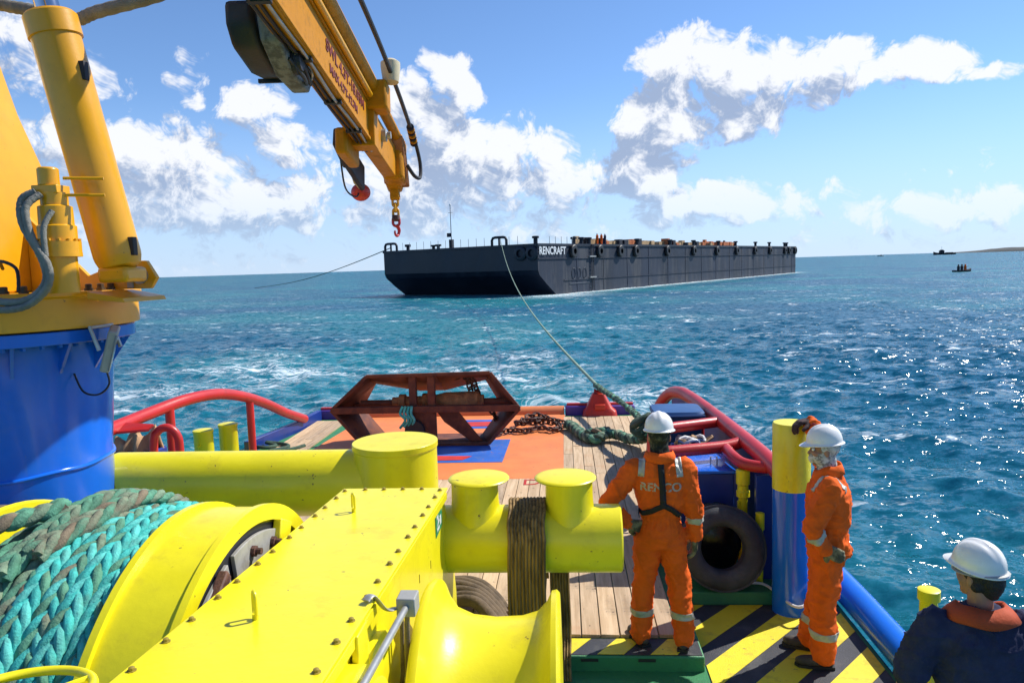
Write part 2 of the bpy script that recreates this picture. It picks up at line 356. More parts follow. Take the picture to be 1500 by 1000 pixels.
        c = Vector(c)
        return s.add([c + ((rot @ v) if rot else v) for v in vs], fs)
    def loft(s, rings, seg=24, pw=2.0):          # (x, y, z, rx, ry) horizontal ellipses
        vs = []; fs = []
        for x, y, z, rx, ry in rings:
            for k in range(seg):
                a = 2 * math.pi * k / seg; ca, sa = math.cos(a), math.sin(a)
                vs.append((x + rx * math.copysign(abs(ca) ** (2 / pw), ca), y + ry * math.copysign(abs(sa) ** (2 / pw), sa), z))
        for i in range(len(rings) - 1):
            for k in range(seg): k2 = (k + 1) % seg; fs.append((i * seg + k, i * seg + k2, (i + 1) * seg + k2, (i + 1) * seg + k))
        n = len(rings); fs.append(tuple(reversed(range(seg)))); fs.append(tuple(range((n - 1) * seg, n * seg)))
        return s.add(vs, fs)
    def prism(s, poly, vec):                      # poly: 3d points of one face, extruded by vec
        poly = [Vector(p) for p in poly]; vec = Vector(vec); n = len(poly)
        fs = [tuple(reversed(range(n))), tuple(range(n, 2 * n))] + [(i, (i + 1) % n, n + (i + 1) % n, n + i) for i in range(n)]
        return s.add(poly + [p + vec for p in poly], fs)
    def sheet(s, poly): return s.add(poly, [tuple(range(len(poly)))])
    def link(s, c, d, n, L=0.11, W=0.07, r=0.014, seg=6, m=14):
        d = Vector(d).normalized(); n = Vector(n); n = (n - d * n.dot(d)).normalized(); c = Vector(c); b = d.cross(n)
        h = (L - W) / 2; pts = []
        for k in range(m):
            a = 2 * math.pi * (k + .5) / m; x, y = math.cos(a) * W / 2, math.sin(a) * W / 2
            pts.append(c + d * (x + math.copysign(h, x)) + b * y)
        return s.tube(pts, r, seg, closed=True, up=n)
    def xf(s, m): s.v = [tuple(m @ Vector(v)) for v in s.v]; return s
    def mesh(s, name, m, off=(0, 0, 0), smooth=True, ang=40):
        me = bpy.data.meshes.new(name)
        o = Vector(off); me.from_pydata([tuple(Vector(v) - o) for v in s.v], [], s.f)
        bm = bmesh.new(); bm.from_mesh(me); bmesh.ops.recalc_face_normals(bm, faces=bm.faces); 
        for e in bm.edges:
            if len(e.link_faces) == 2: e.smooth = e.calc_face_angle(0) < R(ang)
        for q in bm.faces: q.smooth = smooth
        bm.to_mesh(me); bm.free()
        if m: me.materials.append(m)
        return me
    def build(s, name, m, parent=None, bevel=0, seg=2, smooth=True, ang=40):
        off = parent_off(parent)
        o = bpy.data.objects.new(name, s.mesh(name, m, off, smooth, ang)); COL.objects.link(o)
        if parent: o.parent = parent
        if bevel:
            b = o.modifiers.new('bevel', 'BEVEL'); b.width = bevel; b.segments = seg; b.limit_method = 'ANGLE'; b.angle_limit = R(35)
        return o
def parent_off(p):
    o = Vector((0, 0, 0))
    while p: o += p.location; p = p.parent
    return o
def place(name, me, loc, parent=None, rot=None):       # another object on shared mesh data
    o = bpy.data.objects.new(name, me); COL.objects.link(o)
    if parent: o.parent = parent
    o.location = Vector(loc) - parent_off(parent)
    if rot is not None: o.rotation_euler = rot
    return o
def tag(o, label=None, cat=None, group=None, kind=None):
    if label: o['label'] = label
    if cat: o['category'] = cat
    if group: o['group'] = group
    if kind: o['kind'] = kind
    return o
def thing(name, loc, label, cat, group=None):
    o = bpy.data.objects.new(name, None); COL.objects.link(o); o.location = loc; o.empty_display_size = 0.2
    return tag(o, label, cat, group)
def text_mesh(txt, size, extr=0.0, bold=0.0, xs=1.0):
    cu = bpy.data.curves.new('txt', 'FONT'); cu.body = txt; cu.size = size; cu.extrude = extr; cu.offset = bold; cu.align_x = 'CENTER'; cu.align_y = 'CENTER'; cu.resolution_u = 3
    o = bpy.data.objects.new('txt', cu); COL.objects.link(o); dg = bpy.context.evaluated_depsgraph_get(); dg.update()
    me = bpy.data.meshes.new_from_object(o.evaluated_get(dg)); bpy.data.objects.remove(o); bpy.data.curves.remove(cu)
    return [Vector((v.co.x * xs, v.co.y, v.co.z)) for v in me.vertices], [tuple(p.vertices) for p in me.polygons]
def lettering(name, txt, size, origin, ex, ey, m, parent, extr=0.002, bold=0.0, xs=1.0):
    vs, fs = text_mesh(txt, size, extr, bold, xs); ex = Vector(ex).normalized(); ey = Vector(ey).normalized(); ez = ex.cross(ey)
    b = MB(); b.add([Vector(origin) + ex * v.x + ey * v.y + ez * v.z for v in vs], fs)
    return b.build(name, m, parent, smooth=False)

# ------------------------------------------------------------------ the sea
SEA = -1.3
BU = Vector((66.5, 108, 0)).normalized(); BV = Vector((-BU.y, BU.x, 0))     # barge axes: along, across to its port side
BN = Vector((-1.25, 107.9, SEA)); BL, BW, BH = 126.8, 30.1, 7.25
def build_sea():
    az = np.concatenate([np.linspace(-180, -52, 50)[:-1], np.linspace(-52, 52, 820), np.linspace(52, 180, 50)[1:]])
    h = CAM_H - SEA
    ys = np.concatenate([np.linspace(1500, 640, 30)[:-1], np.linspace(640, 4, 860), [3, 2, 1.4, 0.9, 0.55, 0.3, 0.12]])
    D = h * 1085 / ys
    A, DD = np.meshgrid(np.radians(az), D)
    X = np.sin(A) * DD; Y = np.cos(A) * DD
    sp = np.gradient(D)[:, None] * np.ones_like(A)
    sp = np.maximum(sp, DD * np.radians(104 / 820))
    rg = np.random.RandomState(3)
    Z = np.zeros_like(X); dX = np.zeros_like(X); dY = np.zeros_like(X); lost = np.zeros_like(X)
    n = 95
    lam = np.exp(np.linspace(np.log(0.55), np.log(24), n))
    for L in lam:
        k = 2 * np.pi / L
        th = np.radians(205 + rg.normal(0, 38))       # wind waves running towards the lower left
        amp = 0.0085 * L ** 0.70 * np.exp(-(L / 4.2) ** 2) * (0.6 + 0.8 * rg.rand())
        amp = min(amp + 0.005 * (5 < L < 16), 0.06)
        ph = rg.rand() * 6.28
        wgt = np.clip((L / sp - 1.6) / 2.0, 0, 1)
        arg = k * (X * np.sin(th) + Y * np.cos(th)) + ph
        s_, c_ = np.sin(arg), np.cos(arg)
        Z += wgt * amp * s_
        dX += wgt * amp * 0.75 * c_ * np.sin(th); dY += wgt * amp * 0.75 * c_ * np.cos(th)
        lost += (1 - wgt ** 2) * (amp * k) ** 2 / 2
    # calmer water is pressed flat where the hull and the barge stand
    crest = np.clip((Z / Z[:700].std() - 1.3) / 1.2, 0, 1)
    # wake left by the tug, running from its stern towards the barge
    cx = -1.8 + (Y - 14) * 0.06
    half = 6.0 + (Y - 14) * 0.10
    wake = np.exp(-((X - cx) / half) ** 2) * np.clip((Y - 9) / 5, 0, 1) * np.exp(-np.clip(Y - 14, 0, None) / 26)
    wash = np.exp(-((X + 13) / 6.0) ** 2 - ((Y - 30) / 9) ** 2) * 0.7
    # broken water along the barge's foot
    px, py = X - BN.x, Y - BN.y
    a = px * BU.x + py * BU.y; b = px * BV.x + py * BV.y
    da = np.maximum(np.maximum(-a, a - BL), 0); db = np.maximum(np.maximum(-b, b - BW), 0)
    dist = np.hypot(da, db)
    foot = np.exp(-(dist / 2.6) ** 2) * np.where((b < 1) & (a > -3), 1.0, 0.35)
    foot = np.maximum(foot, 0.9 * np.exp(-((a + 3) / 6) ** 2 - ((b + 2) / 5) ** 2))
    nv = X.size
    co = np.stack([X + dX, Y + dY, Z + SEA], -1).reshape(-1, 3)
    nr, nc = X.shape
    i = np.arange(nr - 1)[:, None] * nc; j = np.arange(nc)[None, :]; j2 = (j + 1) % nc
    q = np.stack([i + j, i + j2, i + nc + j2, i + nc + j], -1).reshape(-1, 4)
    me = bpy.data.meshes.new('sea')
    me.vertices.add(nv); me.vertices.foreach_set('co', co.astype(np.float32).ravel())
    me.loops.add(q.size); me.loops.foreach_set('vertex_index', q.astype(np.int32).ravel())
    me.polygons.add(len(q)); me.polygons.foreach_set('loop_start', np.arange(0, q.size, 4, dtype=np.int32))
    me.polygons.foreach_set('use_smooth', np.ones(len(q), bool))
    me.update(); me.validate()
    for nm, arr in (('crest', crest), ('wake', np.clip(wake + wash, 0, 1)), ('foot', foot), ('chop', np.sqrt(lost))):
        at = me.attributes.new(nm, 'FLOAT', 'POINT'); at.data.foreach_set('value', arr.astype(np.float32).ravel())
    m = bpy.data.materials.new('choppy blue green sea'); m.use_nodes = True; t = NT(m.node_tree); bs = t.n['Principled BSDF']
    P = t.node('ShaderNodeNewGeometry').outputs['Position']
    at = lambda nm: t.node('ShaderNodeAttribute', attribute_name=nm).outputs['Fac']
    Pm = t.vmath('MULTIPLY', P, (1, 1, 0.0))
    patch = t.noise(t.vmath('MULTIPLY', Pm, (0.035, 0.05, 0)), 1.0, 3, 0.55, dim='2D')
    base = t.mix(t.smooth(patch, 0.35, 0.68), (0.006, 0.088, 0.155, 1), (0.012, 0.155, 0.190, 1))
    # foam: thin veins inside patches
    n1 = t.noise(t.vmath('MULTIPLY', Pm, (0.55, 0.9, 0)), 1.0, 4, 0.65, 0.9, dim='2D')
    vein = t.smooth(t.math('ABSOLUTE', t.math('SUBTRACT', n1, 0.5)), 0.055, 0.0)
    n2 = t.noise(t.vmath('MULTIPLY', Pm, (1.9, 2.6, 0)), 1.0, 3, 0.7, dim='2D')
    gate = t.noise(t.vmath('MULTIPLY', Pm, (0.16, 0.30, 0)), 1.0, 3, 0.6, dim='2D')
    caps = t.math('MULTIPLY', t.smooth(gate, 0.50, 0.63), t.smooth(t.noise(t.vmath('MULTIPLY', Pm, (0.5, 1.1, 0)), 1.0, 4, 0.68, dim='2D'), 0.54, 0.62))
    caps = t.math('MULTIPLY', caps, t.smooth(n2, 0.40, 0.60))
    crest_f = t.math('MULTIPLY', at('crest'), t.smooth(n2, 0.50, 0.64))
    crest_f = t.math('MULTIPLY', crest_f, t.smooth(gate, 0.48, 0.62))
    wk = at('wake')
    wf = t.math('MULTIPLY', t.smooth(t.math('ADD', t.math('MULTIPLY', gate, 0.9), t.math('MULTIPLY', wk, 0.62)), 0.67, 1.02), t.math('MAXIMUM', vein, t.math('MULTIPLY', t.smooth(n2, 0.52, 0.7), 0.55)))
    ft = at('foot')
    ff = t.math('MULTIPLY', ft, t.smooth(n2, 0.34, 0.56))
    foam = t.math('MAXIMUM', t.math('MAXIMUM', t.math('MULTIPLY', caps, 0.85), t.math('MULTIPLY', crest_f, 0.9)), t.math('MAXIMUM', wf, ff), clamp=True)
    base = t.mix(t.math('MULTIPLY', t.math('ADD', wk, t.math('MULTIPLY', ft, .5)), 0.55, clamp=True), base, (0.016, 0.25, 0.30, 1))
    base = t.mix(foam, base, (0.74, 0.80, 0.82, 1))
    t.put(bs.inputs['Base Color'], base)
    t.put(bs.inputs['Roughness'], t.math('ADD', t.math('MINIMUM', t.math('ADD', 0.10, t.math('MULTIPLY', at('chop'), 1.2)), 0.42), t.math('MULTIPLY', foam, 0.4))); bs.inputs['IOR'].default_value = 1.333; bs.inputs['Specular IOR Level'].default_value = 0.30
    bs.subsurface_method = 'BURLEY'; bs.inputs['Subsurface Weight'].default_value = 0.75; bs.inputs['Subsurface Radius'].default_value = (0.5, 0.9, 1.0); bs.inputs['Subsurface Scale'].default_value = 0.7   # sunlight spreads inside the water
    # small ripples: slopes added to the wave normals
    nz = t.node('ShaderNodeTexNoise', noise_dimensions='2D'); t.put(nz.inputs['Vector'], t.vmath('MULTIPLY', Pm, (2.0, 3.1, 0))); nz.inputs['Scale'].default_value = 1.0; nz.inputs['Detail'].default_value = 4; nz.inputs['Roughness'].default_value = 0.72
    sl_ = t.vmath('MULTIPLY', t.vmath('SUBTRACT', nz.outputs['Color'], (0.5, 0.5, 0.5)), (2.1, 2.9, 0.0))
    sl_ = t.vmath('ADD', sl_, t.vmath('MULTIPLY', t.node('ShaderNodeNewGeometry').outputs['Normal'], (1, 1, 1)))
    t.put(bs.inputs['Normal'], t.vmath('NORMALIZE', sl_))
    me.materials.append(m)
    o = bpy.data.objects.new('sea', me); COL.objects.link(o); tag(o, 'choppy blue green sea with small whitecaps', kind='structure')
build_sea()

# far shore on the right
def headland():
    b = MB(); n = 90; vs = []
    for i in range(n):
        t = i / (n - 1); a = R(26.0 + 34 * t); d = 4200 - 900 * t
        h = 4 + 62 * t ** 0.7 + (10 * noise.noise((t * 17, 2, 0)) + 6 * noise.noise((t * 60, 5, 0))) * min(1, t * 6)
        h = max(h, 2.5) * (0.25 + 0.75 * min(1, t * 9))
        c = Vector((math.sin(a), math.cos(a), 0))
        for k, (dd, hh) in enumerate(((0, SEA - 2), (25, h * .45), (150, h), (500, h * 1.15), (900, SEA - 2))): vs.append(c * (d + dd) + Vector((0, 0, hh)))
    fs = [(i * 5 + k, i * 5 + k + 1, i * 5 + 6 + k, i * 5 + 5 + k) for i in range(n - 1) for k in range(4)]
    b.add(vs, fs); o = b.build('headland', LAND); tag(o, 'low scrubby headland on the horizon', kind='structure')
headland()

# ------------------------------------------------------------------ tug hull and deck
def deck_poly(near=-4.0):
    right = [(2.36, near), (2.36, 7.0), (2.22, 9.5), (1.9, 12.0), (1.35, 14.4)]
    left = [(-1.85 * 2 - x, y) for x, y in right]
    return right + left[::-1]
pl = deck_poly()
hb = MB(); hb.prism([(x, y, -1.9) for x, y in pl], (0, 0, 1.9 - 0.135))
hull = hb.build('tug_hull', NBL); tag(hull, 'dark blue steel hull sides of the tug under its deck', 'hull')
lo = MB(); lo.sheet([(x * 1.0, y, -0.12) for x, y in [(2.34, -3.9), (2.34, 6.46), (-6.04, 6.46), (-6.04, -3.9)]])
lower = lo.build('lower_deck', GRN); tag(lower, 'green painted steel lower deck', kind='structure')
# main (raised) deck: a slab with a step down at its near edge
md = MB()
poly = [(0.98, 5.36), (0.98, 6.47), (2.33, 6.47), (2.33, 7.0), (2.19, 9.5), (1.87, 12.0), (1.32, 14.38), (-5.02, 14.38), (-5.57, 12.0), (-5.89, 9.5), (-6.03, 7.0), (-6.03, 5.36)]
md.prism([(x, y, -0.13) for x, y in poly], (0, 0, 0.13))
deck = md.build('main_deck', GRN, bevel=0.012); tag(deck, 'green steel main deck laid with timber planks', kind='structure')
# planks: X from -4.9 to 1.0, Y from 5.63 to 14.2
ux = -4.95; pid = 0
pw = 0.152
plank_mesh = {}
orange = lambda x, y: (-4.35 < x < -0.06) and y > 9.98
while ux < 1.16:
    x0, x1 = ux, ux + pw
    y0 = 5.63 if x1 < 0.975 else 7.75; yend = 14.12
    if x0 > -4.4 and x1 < 0.0: yend = 9.97
    cuts = [y0]; y = y0 + 1.2 + rnd.random() * 2.2
    while y < yend - 0.8: cuts.append(y); y += 2.4 + rnd.random() * 1.4
    cuts.append(yend)
    for a, b in zip(cuts, cuts[1:]):
        L = round(b - a, 3); W = round(x1 - x0 - 0.008, 4)
        mb = MB(); mb.box((0, 0, 0.014), (W, L - 0.008, 0.030))
        o = mb.build('plank', WOOD, None, bevel=0.003, seg=1)
        o.parent = deck; o.location = ((x0 + x1) / 2, (a + b) / 2, 0.0 + rnd.random() * 0.004); o.rotation_euler = (0, rnd.gauss(0, .004), rnd.gauss(0, 0.0006)); pid += 1
    ux += pw
def sheet(name, poly, z, m, parent, th=0.003):
    b = MB(); b.prism([(x, y, z) for x, y in poly], (0, 0, th)); return b.build(name, m, parent, smooth=False)
sheet('orange_plate', [(-4.38, 9.98), (-0.06, 9.98), (-0.06, 14.37), (-4.05, 14.37)], 0.001, ORA, deck, 0.028)
def marking(x0, x1, y0, y1, w, m, z, nm):
    sheet(nm, [(x0, y0), (x1, y0), (x1, y0 + w), (x0, y0 + w)], z, m, deck); sheet(nm, [(x0, y1 - w), (x1, y1 - w), (x1, y1), (x0, y1)], z, m, deck)
    sheet(nm, [(x0, y0 + w), (x0 + w, y0 + w), (x0 + w, y1 - w), (x0, y1 - w)], z, m, deck); sheet(nm, [(x1 - w, y0 + w), (x1, y0 + w), (x1, y1 - w), (x1 - w, y1 - w)], z, m, deck)
sheet('blue_marking', [(-2.4, 10.85), (-1.0, 10.85), (-0.98, 12.3), (-2.4, 12.3)], 0.031, PBL, deck)
sheet('blue_marking', [(-2.05, 13.2), (-1.15, 13.2), (-1.15, 13.95), (-2.05, 13.95)], 0.031, PBL, deck)
sheet('red_marking', [(-2.1, 10.95), (-1.62, 10.98), (-1.5, 11.2), (-2.1, 11.25)], 0.036, SMRED, deck)
sheet('red_marking', [(-1.95, 13.35), (-1.4, 13.35), (-1.4, 13.75), (-1.95, 13.75)], 0.036, SMRED, deck)
# red hand-painted letters on the planks
lettering('deck_lettering', 'D5', 0.36, (-0.42, 9.78, 0.036), (1, 0.05, 0), (0, 1, 0), SMRED, deck, 0.0015, xs=1.0)
# hazard strip along the step
n = 0
hx = -0.62
sheet('black_strip', [(-0.7, 5.375), (0.965, 5.375), (0.965, 5.62), (-0.7, 5.62)], 0.001, HBK, deck)
while hx < 0.9:
    sheet('hazard_stripe', [(hx, 5.38), (min(hx + .2, .96), 5.38), (min(hx + .36, .96), 5.615), (hx + .16, 5.615)], 0.0045, HYL, deck); hx += 0.40
# freeing slots in the step face
for sx_ in (0.12, 0.55):
    b = MB(); b.box((sx_, 5.356, -0.03), (0.13, 0.006, 0.022)); b.build('drain_slot', BLK, deck, smooth=False)
# hazard painted corner on the lower deck
sheet('black_plate', [(1.0, 2.2), (2.31, 2.2), (2.31, 6.455), (1.0, 6.455)], -0.118, HBK, lower)
sl_dir = (0.74, 0.82)                                       # stripe direction
def clip_poly(pts, x0, x1, y0, y1):
    def cl(p, ins, inter):
        o = []
        for i in range(len(p)):
            a, b = p[i - 1], p[i]
            if ins(b):
                if not ins(a): o.append(inter(a, b))
                o.append(b)
            elif ins(a): o.append(inter(a, b))
        return o
    for ax, v, sg in ((0, x0, 1), (0, x1, -1), (1, y0, 1), (1, y1, -1)):
        if not pts: return pts
        def inter(a, b):
            t = (v - a[ax]) / (b[ax] - a[ax]); return (a[0] + (b[0] - a[0]) * t, a[1] + (b[1] - a[1]) * t)
        pts = cl(pts, lambda p: (p[ax] - v) * sg >= 0, inter)
    return pts
k = -6
for k in range(-6, 6):
    x0 = 1.02 + k * 0.52 - 0.66
    p = [(x0 - 4 * .74 , 5.30 - 4 * .82), (x0 - 4 * .74 + .29, 5.30 - 4 * .82), (x0 + .29 + 4 * .74, 5.30 + 4 * .82), (x0 + 4 * .74, 5.30 + 4 * .82)]
    p = clip_poly(p, 1.005, 2.305, 2.25, 6.45)
    if len(p) >= 3: sheet('hazard_stripe', p, -0.1135, HYL, lower)
# aft sill: purple blue with a red lip, orange in the middle
b = MB(); b.box((0.63, 14.50, 0.03), (1.36, 0.22, 0.30)); s1 = b.build('stern_sill', PPU, bevel=0.03)
tag(s1, 'purple painted stern sill beside the red rope chock', 'sill')
b = MB(); b.box((0.63, 14.50, 0.20), (1.30, 0.10, 0.05)); b.build('lip', RED, s1, bevel=0.015)
b = MB(); b.box((-4.68, 14.50, 0.03), (0.66, 0.22, 0.30)); s2 = b.build('stern_sill', PPU, bevel=0.03)
tag(s2, 'purple and red stern sill at the end of the arched rail', 'sill')
b = MB(); b.box((-4.68, 14.50, 0.20), (0.62, 0.10, 0.05)); b.build('lip', RED, s2, bevel=0.015)
b = MB(); b.cyl((-4.33, 14.52, 0.02), (-0.07, 14.52, 0.02), 0.15, seg=28); o = b.build('stern_roller', ORA); tag(o, 'orange painted stern roller across the aft edge of the deck', 'roller')

# blue tubular rubbing rail at the near right deck edge
b = MB(); b.tube(catmull([(2.46, -1, -0.03), (2.46, 3, -0.03), (2.46, 5.5, -0.02), (2.44, 6.9, -0.02), (2.32, 9.4, -0.02), (2.0, 12, -0.02)], 8), 0.125, 18)
o = b.build('rubbing_rail', BLU); tag(o, 'bright blue tubular rubbing rail along the deck edge by the hazard stripes', 'rail')

# ------------------------------------------------------------------ barge
def barge():
    t = thing('cargo_barge', (BN + BU * 60).to_tuple(), 'long dark blue flat topped barge under tow on the sea', 'barge')
    pt = lambda a, b, z: BN + BU * a + BV * b + Vector((0, 0, z))
    S = 4.6
    # hull: bow face and rake, then sides; separate meshes, the bow colour darkened for its shade
    prof = [(-S, BH), (-S, 3.6), (-S + .35, 2.9), (-2.4, 1.55), (0, 0.0), (1.5, -1.5)]
    b = MB(); vs = []
    for a, z in prof: vs += [pt(a, 0.0, z), pt(a, BW, z)]
    b.add(vs, [(2 * i, 2 * i + 1, 2 * i + 3, 2 * i + 2) for i in range(len(prof) - 1)])
    b.build('bow_plate', BARG, t, ang=20)
    def side(bv, nm, m):
        b = MB(); b.sheet([pt(a, bv, z) for a, z in prof] + [pt(BL, bv, -1.5), pt(BL, bv, BH)]); b.build(nm, m, t)
    side(0.0, 'side_plating', BARS); side(BW, 'side_plating', BARS)
    b = MB(); b.sheet([pt(BL, 0, -1.5), pt(BL, BW, -1.5), pt(BL, BW, BH), pt(BL, 0, BH)]); b.build('stern_plate', BARS, t)
    b = MB(); b.sheet([pt(-S, 0, BH), pt(BL, 0, BH), pt(BL, BW, BH), pt(-S, BW, BH)]); b.build('deck_plate', BDK, t)
    # gunwale, rubbing strakes and plate seams, all standing proud
    X3 = Matrix((BU, BV, Vector((0, 0, 1)))).transposed()
    def bx(a0, a1, b0, b1, z0, z1, nm, m):
        b = MB(); b.box(pt((a0 + a1) / 2, (b0 + b1) / 2, (z0 + z1) / 2), (abs(a1 - a0), abs(b1 - b0), abs(z1 - z0)), X3); return b.build(nm, m, t, smooth=False)
    bx(-S - .12, BL + .1, -.16, .06, BH - .28, BH + .06, 'gunwale', BARG); bx(-S - .14, -S + .06, .07, BW + .1, BH - .28, BH + .06, 'gunwale', BARG)
    bx(-S + .1, BL, -.12, .02, BH - 2.15, BH - 2.0, 'rubbing_strake', BARS)
    bx(2.2, BL, -.10, .02, 1.9, 2.02, 'rubbing_strake', BARS)
    for a in np.linspace(6, BL - 4, 15): bx(a - .07, a + .07, -.05, .02, -1.2, BH - .3, 'plate_seam', BARS)
    # ladder
    for s in (0, .5): bx(10.2 + s, 10.28 + s, -.3, -.2, .2, BH, 'ladder_rail', BDK)
    for z in np.arange(.5, BH, .55): bx(10.25, 10.75, -.28, -.22, z, z + .07, 'ladder_rung', BDK)
    bx(9.5, 11.4, -.35, -.1, BH - 1.95, BH - 1.75, 'ladder_step', GRY); bx(9.5, 11.4, -.35, -.1, 2.1, 2.3, 'ladder_step', GRY)
    # tyre fenders hung on the side
    tb = MB(); X3t = BU
    tb.lathe((0, 0, 0), -BV, [(0, .42), (0, .86), (.12, .98), (.42, .98), (.52, .86), (.52, .42)], 20, caps=False)
    tm = tb.mesh('tyre_fender', BLK)
    for a in (4.7, 12.8, 19.8, 25.6, 38.7, 51.6, 64.5, 77, 90.2, 102.3, 115.7, 119.7, 125.6):
        place('tyre_fender', tm, pt(a, -.05, BH - 1.05), t)
    for a in (2.9, .9):
        b = MB(); b.lathe(pt(-S - .02, a, BH - 1.25), -BU, [(0, .55), (0, .95), (.2, 1.05), (.3, .9), (.3, .55)], 20, caps=False); b.build('fairlead_ring', BARG, t)
    # deck edge bollards
    for i, a in enumerate((-3.7, 6.7, 9, 11.3, 28.3, 42.4, 54.1, 68.2, 79.4, 93.9, 105.2, 119, 121)):
        b = MB(); b.lathe(pt(a, .9, BH), (0, 0, 1), [(0, .3), (.8, .3), (.82, .5), (1.1, .5), (1.15, .3)], 12); b.build('bollard', BDK, t)
    # towing brackets on the bow
    for bb in (6.7, BW - 1.6):
        b = MB(); c = pt(-S + .1, bb, BH)
        pts = [c + BV * x + Vector((0, 0, z)) for x, z in ((-1.3, -.2), (-1.3, .8), (-1.1, 1.12), (-.7, 1.2), (.7, 1.2), (1.1, 1.12), (1.3, .8), (1.3, -.2))]
        b.tube(pts, .2, 10); b.cyl(c + Vector((0, 0, -.2)), c + Vector((0, 0, 1.2)), .15, seg=10); b.build('towing_bracket', BDK, t)
    # stanchions round the bow deck
    for i in range(17):
        b = MB(); p = pt(-S + .35, 3.6 + i * 1.5, BH); b.cyl(p, p + Vector((0, 0, 1.25)), .035, seg=6); b.build('stanchion', GRY, t)
    for i in range(6):
        b = MB(); p = pt(-1 + i * 1.6, .3, BH); b.cyl(p, p + Vector((0, 0, 1.1)), .035, seg=6); b.build('stanchion', GRY, t)
    for bb, hh in ((26.0, 1.0), (20.5, .7), (19.5, .75)):
        b = MB(); b.lathe(pt(-3.2, bb, BH), (0, 0, 1), [(0, .25), (hh * .6, .25), (hh * .62, .5), (hh, .5)], 10); b.build('bollard', BDK, t)
    # navigation mast with winch post
    b = MB(); b.cyl(pt(-2.6, 17.3, BH), pt(-2.6, 17.3, BH + 6.6), .075, .04, 8); mast = b.build('mast', BDK, t)
    b = MB(); b.box(pt(-2.6, 17.3, BH + .7), (.55, .55, 1.4), X3); b.build('mast_base', BDK, t)
    b = MB(); b.box(pt(-2.6, 17.7, BH + 2.1), (.3, .7, .6), X3); b.build('day_shape', BDK, t)
    b = MB(); b.ball(pt(-2.6, 17.3, BH + 6.7), .16, seg=10); b.build('lantern', WPT, mast)
    b = MB(); b.box(pt(-2.6, 17.3, BH + 5.5), (.05, .9, .05), X3); b.build('crosstree', BDK, mast)
    # deck cargo
    for a0, a1, h, m in ((14, 20, .9, BTN), (20, 38, .8, BTN), (40, 52, .85, BTN), (53, 58, .7, BTN), (62, 70, .95, BOR), (73, 84, .95, BOR), (27, 31, 1.0, BOR)):
        k = int((a1 - a0) / 1.5)
        for i in range(k): bx(a0 + i * 1.5 + .08, a0 + i * 1.5 + 1.42, 1.9 + rnd.random() * .4, 4.2, BH, BH + h * (0.8 + .35 * rnd.random()), 'deck_cargo', m)
    for k in range(16):
        a = 8 + 76 * rnd.random(); bx(a, a + .5 + 1.6 * rnd.random(), .9 + rnd.random() * 1.5, 2.6, BH, BH + .4 + 1.0 * rnd.random(), 'deck_cargo', (BTN, BOR, BDK)[k % 3])
    for a in (11, 16, 22.5, 30, 45, 57): bx(a, a + 1.1, 1.3, 2.3, BH, BH + .9 + .3 * rnd.random(), 'deck_gear', BDK)
    BGR = mat('faded grey marking', (.10, .11, .13), .7)
    # white name near the bow, draught figures below it
    lettering('name_lettering', 'RENCRAFT', 1.55, pt(-.9, -.17, BH - 1.0), BU, (0, 0, 1), WPT, t, 0.01, 0.035, xs=.93)
    for i, a in enumerate((5.0, 6.6, 8.3)):
        b = MB(); pts = [pt(a + .5 * math.cos(x), -.07, 2.9 + .85 * math.sin(x)) for x in np.linspace(0, 6.28, 17)[:-1]]; b.tube(pts, .045, 5, closed=True); b.build('painted_ring', BGR, t)
    bx(3.8, 9.6, -.08, -.02, 1.35, 1.47, 'draught_line', BGR)
    return pt
bpt = barge()
# crew standing on the barge: small orange figures
def far_person(p, m, i, label):
    t = thing('person', p.to_tuple(), label, 'person', None)
    b = MB(); b.chain([(p + BU * .12 + Vector((0, 0, .06))), p + BU * .1 + Vector((0, 0, .85))], [.10, .13], 8); b.chain([(p - BU * .12 + Vector((0, 0, .06))), p - BU * .1 + Vector((0, 0, .85))], [.10, .13], 8)
    b.chain([p + Vector((0, 0, .85)), p + Vector((0, 0, 1.4)), p + Vector((0, 0, 1.5))], [.19, .22, .09], 8)
    for s in (-1, 1): b.chain([p + BU * .23 * s + Vector((0, 0, 1.38)), p + BU * .3 * s + Vector((0, 0, 1.1)), p + BU * .26 * s + Vector((0, 0, .85))], [.08, .07, .05], 8)
    b.build('body', m, t); b = MB(); b.ball(p + Vector((0, 0, 1.64)), .11, .11, .14, 10); b.build('head', SKN, t); b = MB(); b.ball(p + Vector((0, 0, 1.73)), .15, .15, .11, 10); b.build('helmet', WHT, t)
for i, (a, m, lb) in enumerate(((14.6, ORC, 'tiny worker in orange standing on the barge deck, next to another in orange'), (16.0, ORC, 'tiny worker in orange on the barge deck beside the one in navy'), (17.2, NAV, 'tiny worker in navy on the barge deck beside two in orange'))):
    far_person(bpt(a, 1.2, BH), m, i, lb)
# second tow line leading away from the barge's far bow corner
p0 = bpt(-4.4, BW - 1.6, BH + .6); p1 = Vector((-92, 215, SEA + .2))
b = MB(); pts = [p0.lerp(p1, t) - Vector((0, 0, 1.6 * math.sin(math.pi * t) * (1 - .3 * t))) for t in np.linspace(0, 1, 30)]; b.tube(pts, .075, 6)
o = b.build('bridle_rope', DGR); tag(o, 'thin slack rope running from the barge bow down to the water', 'rope')

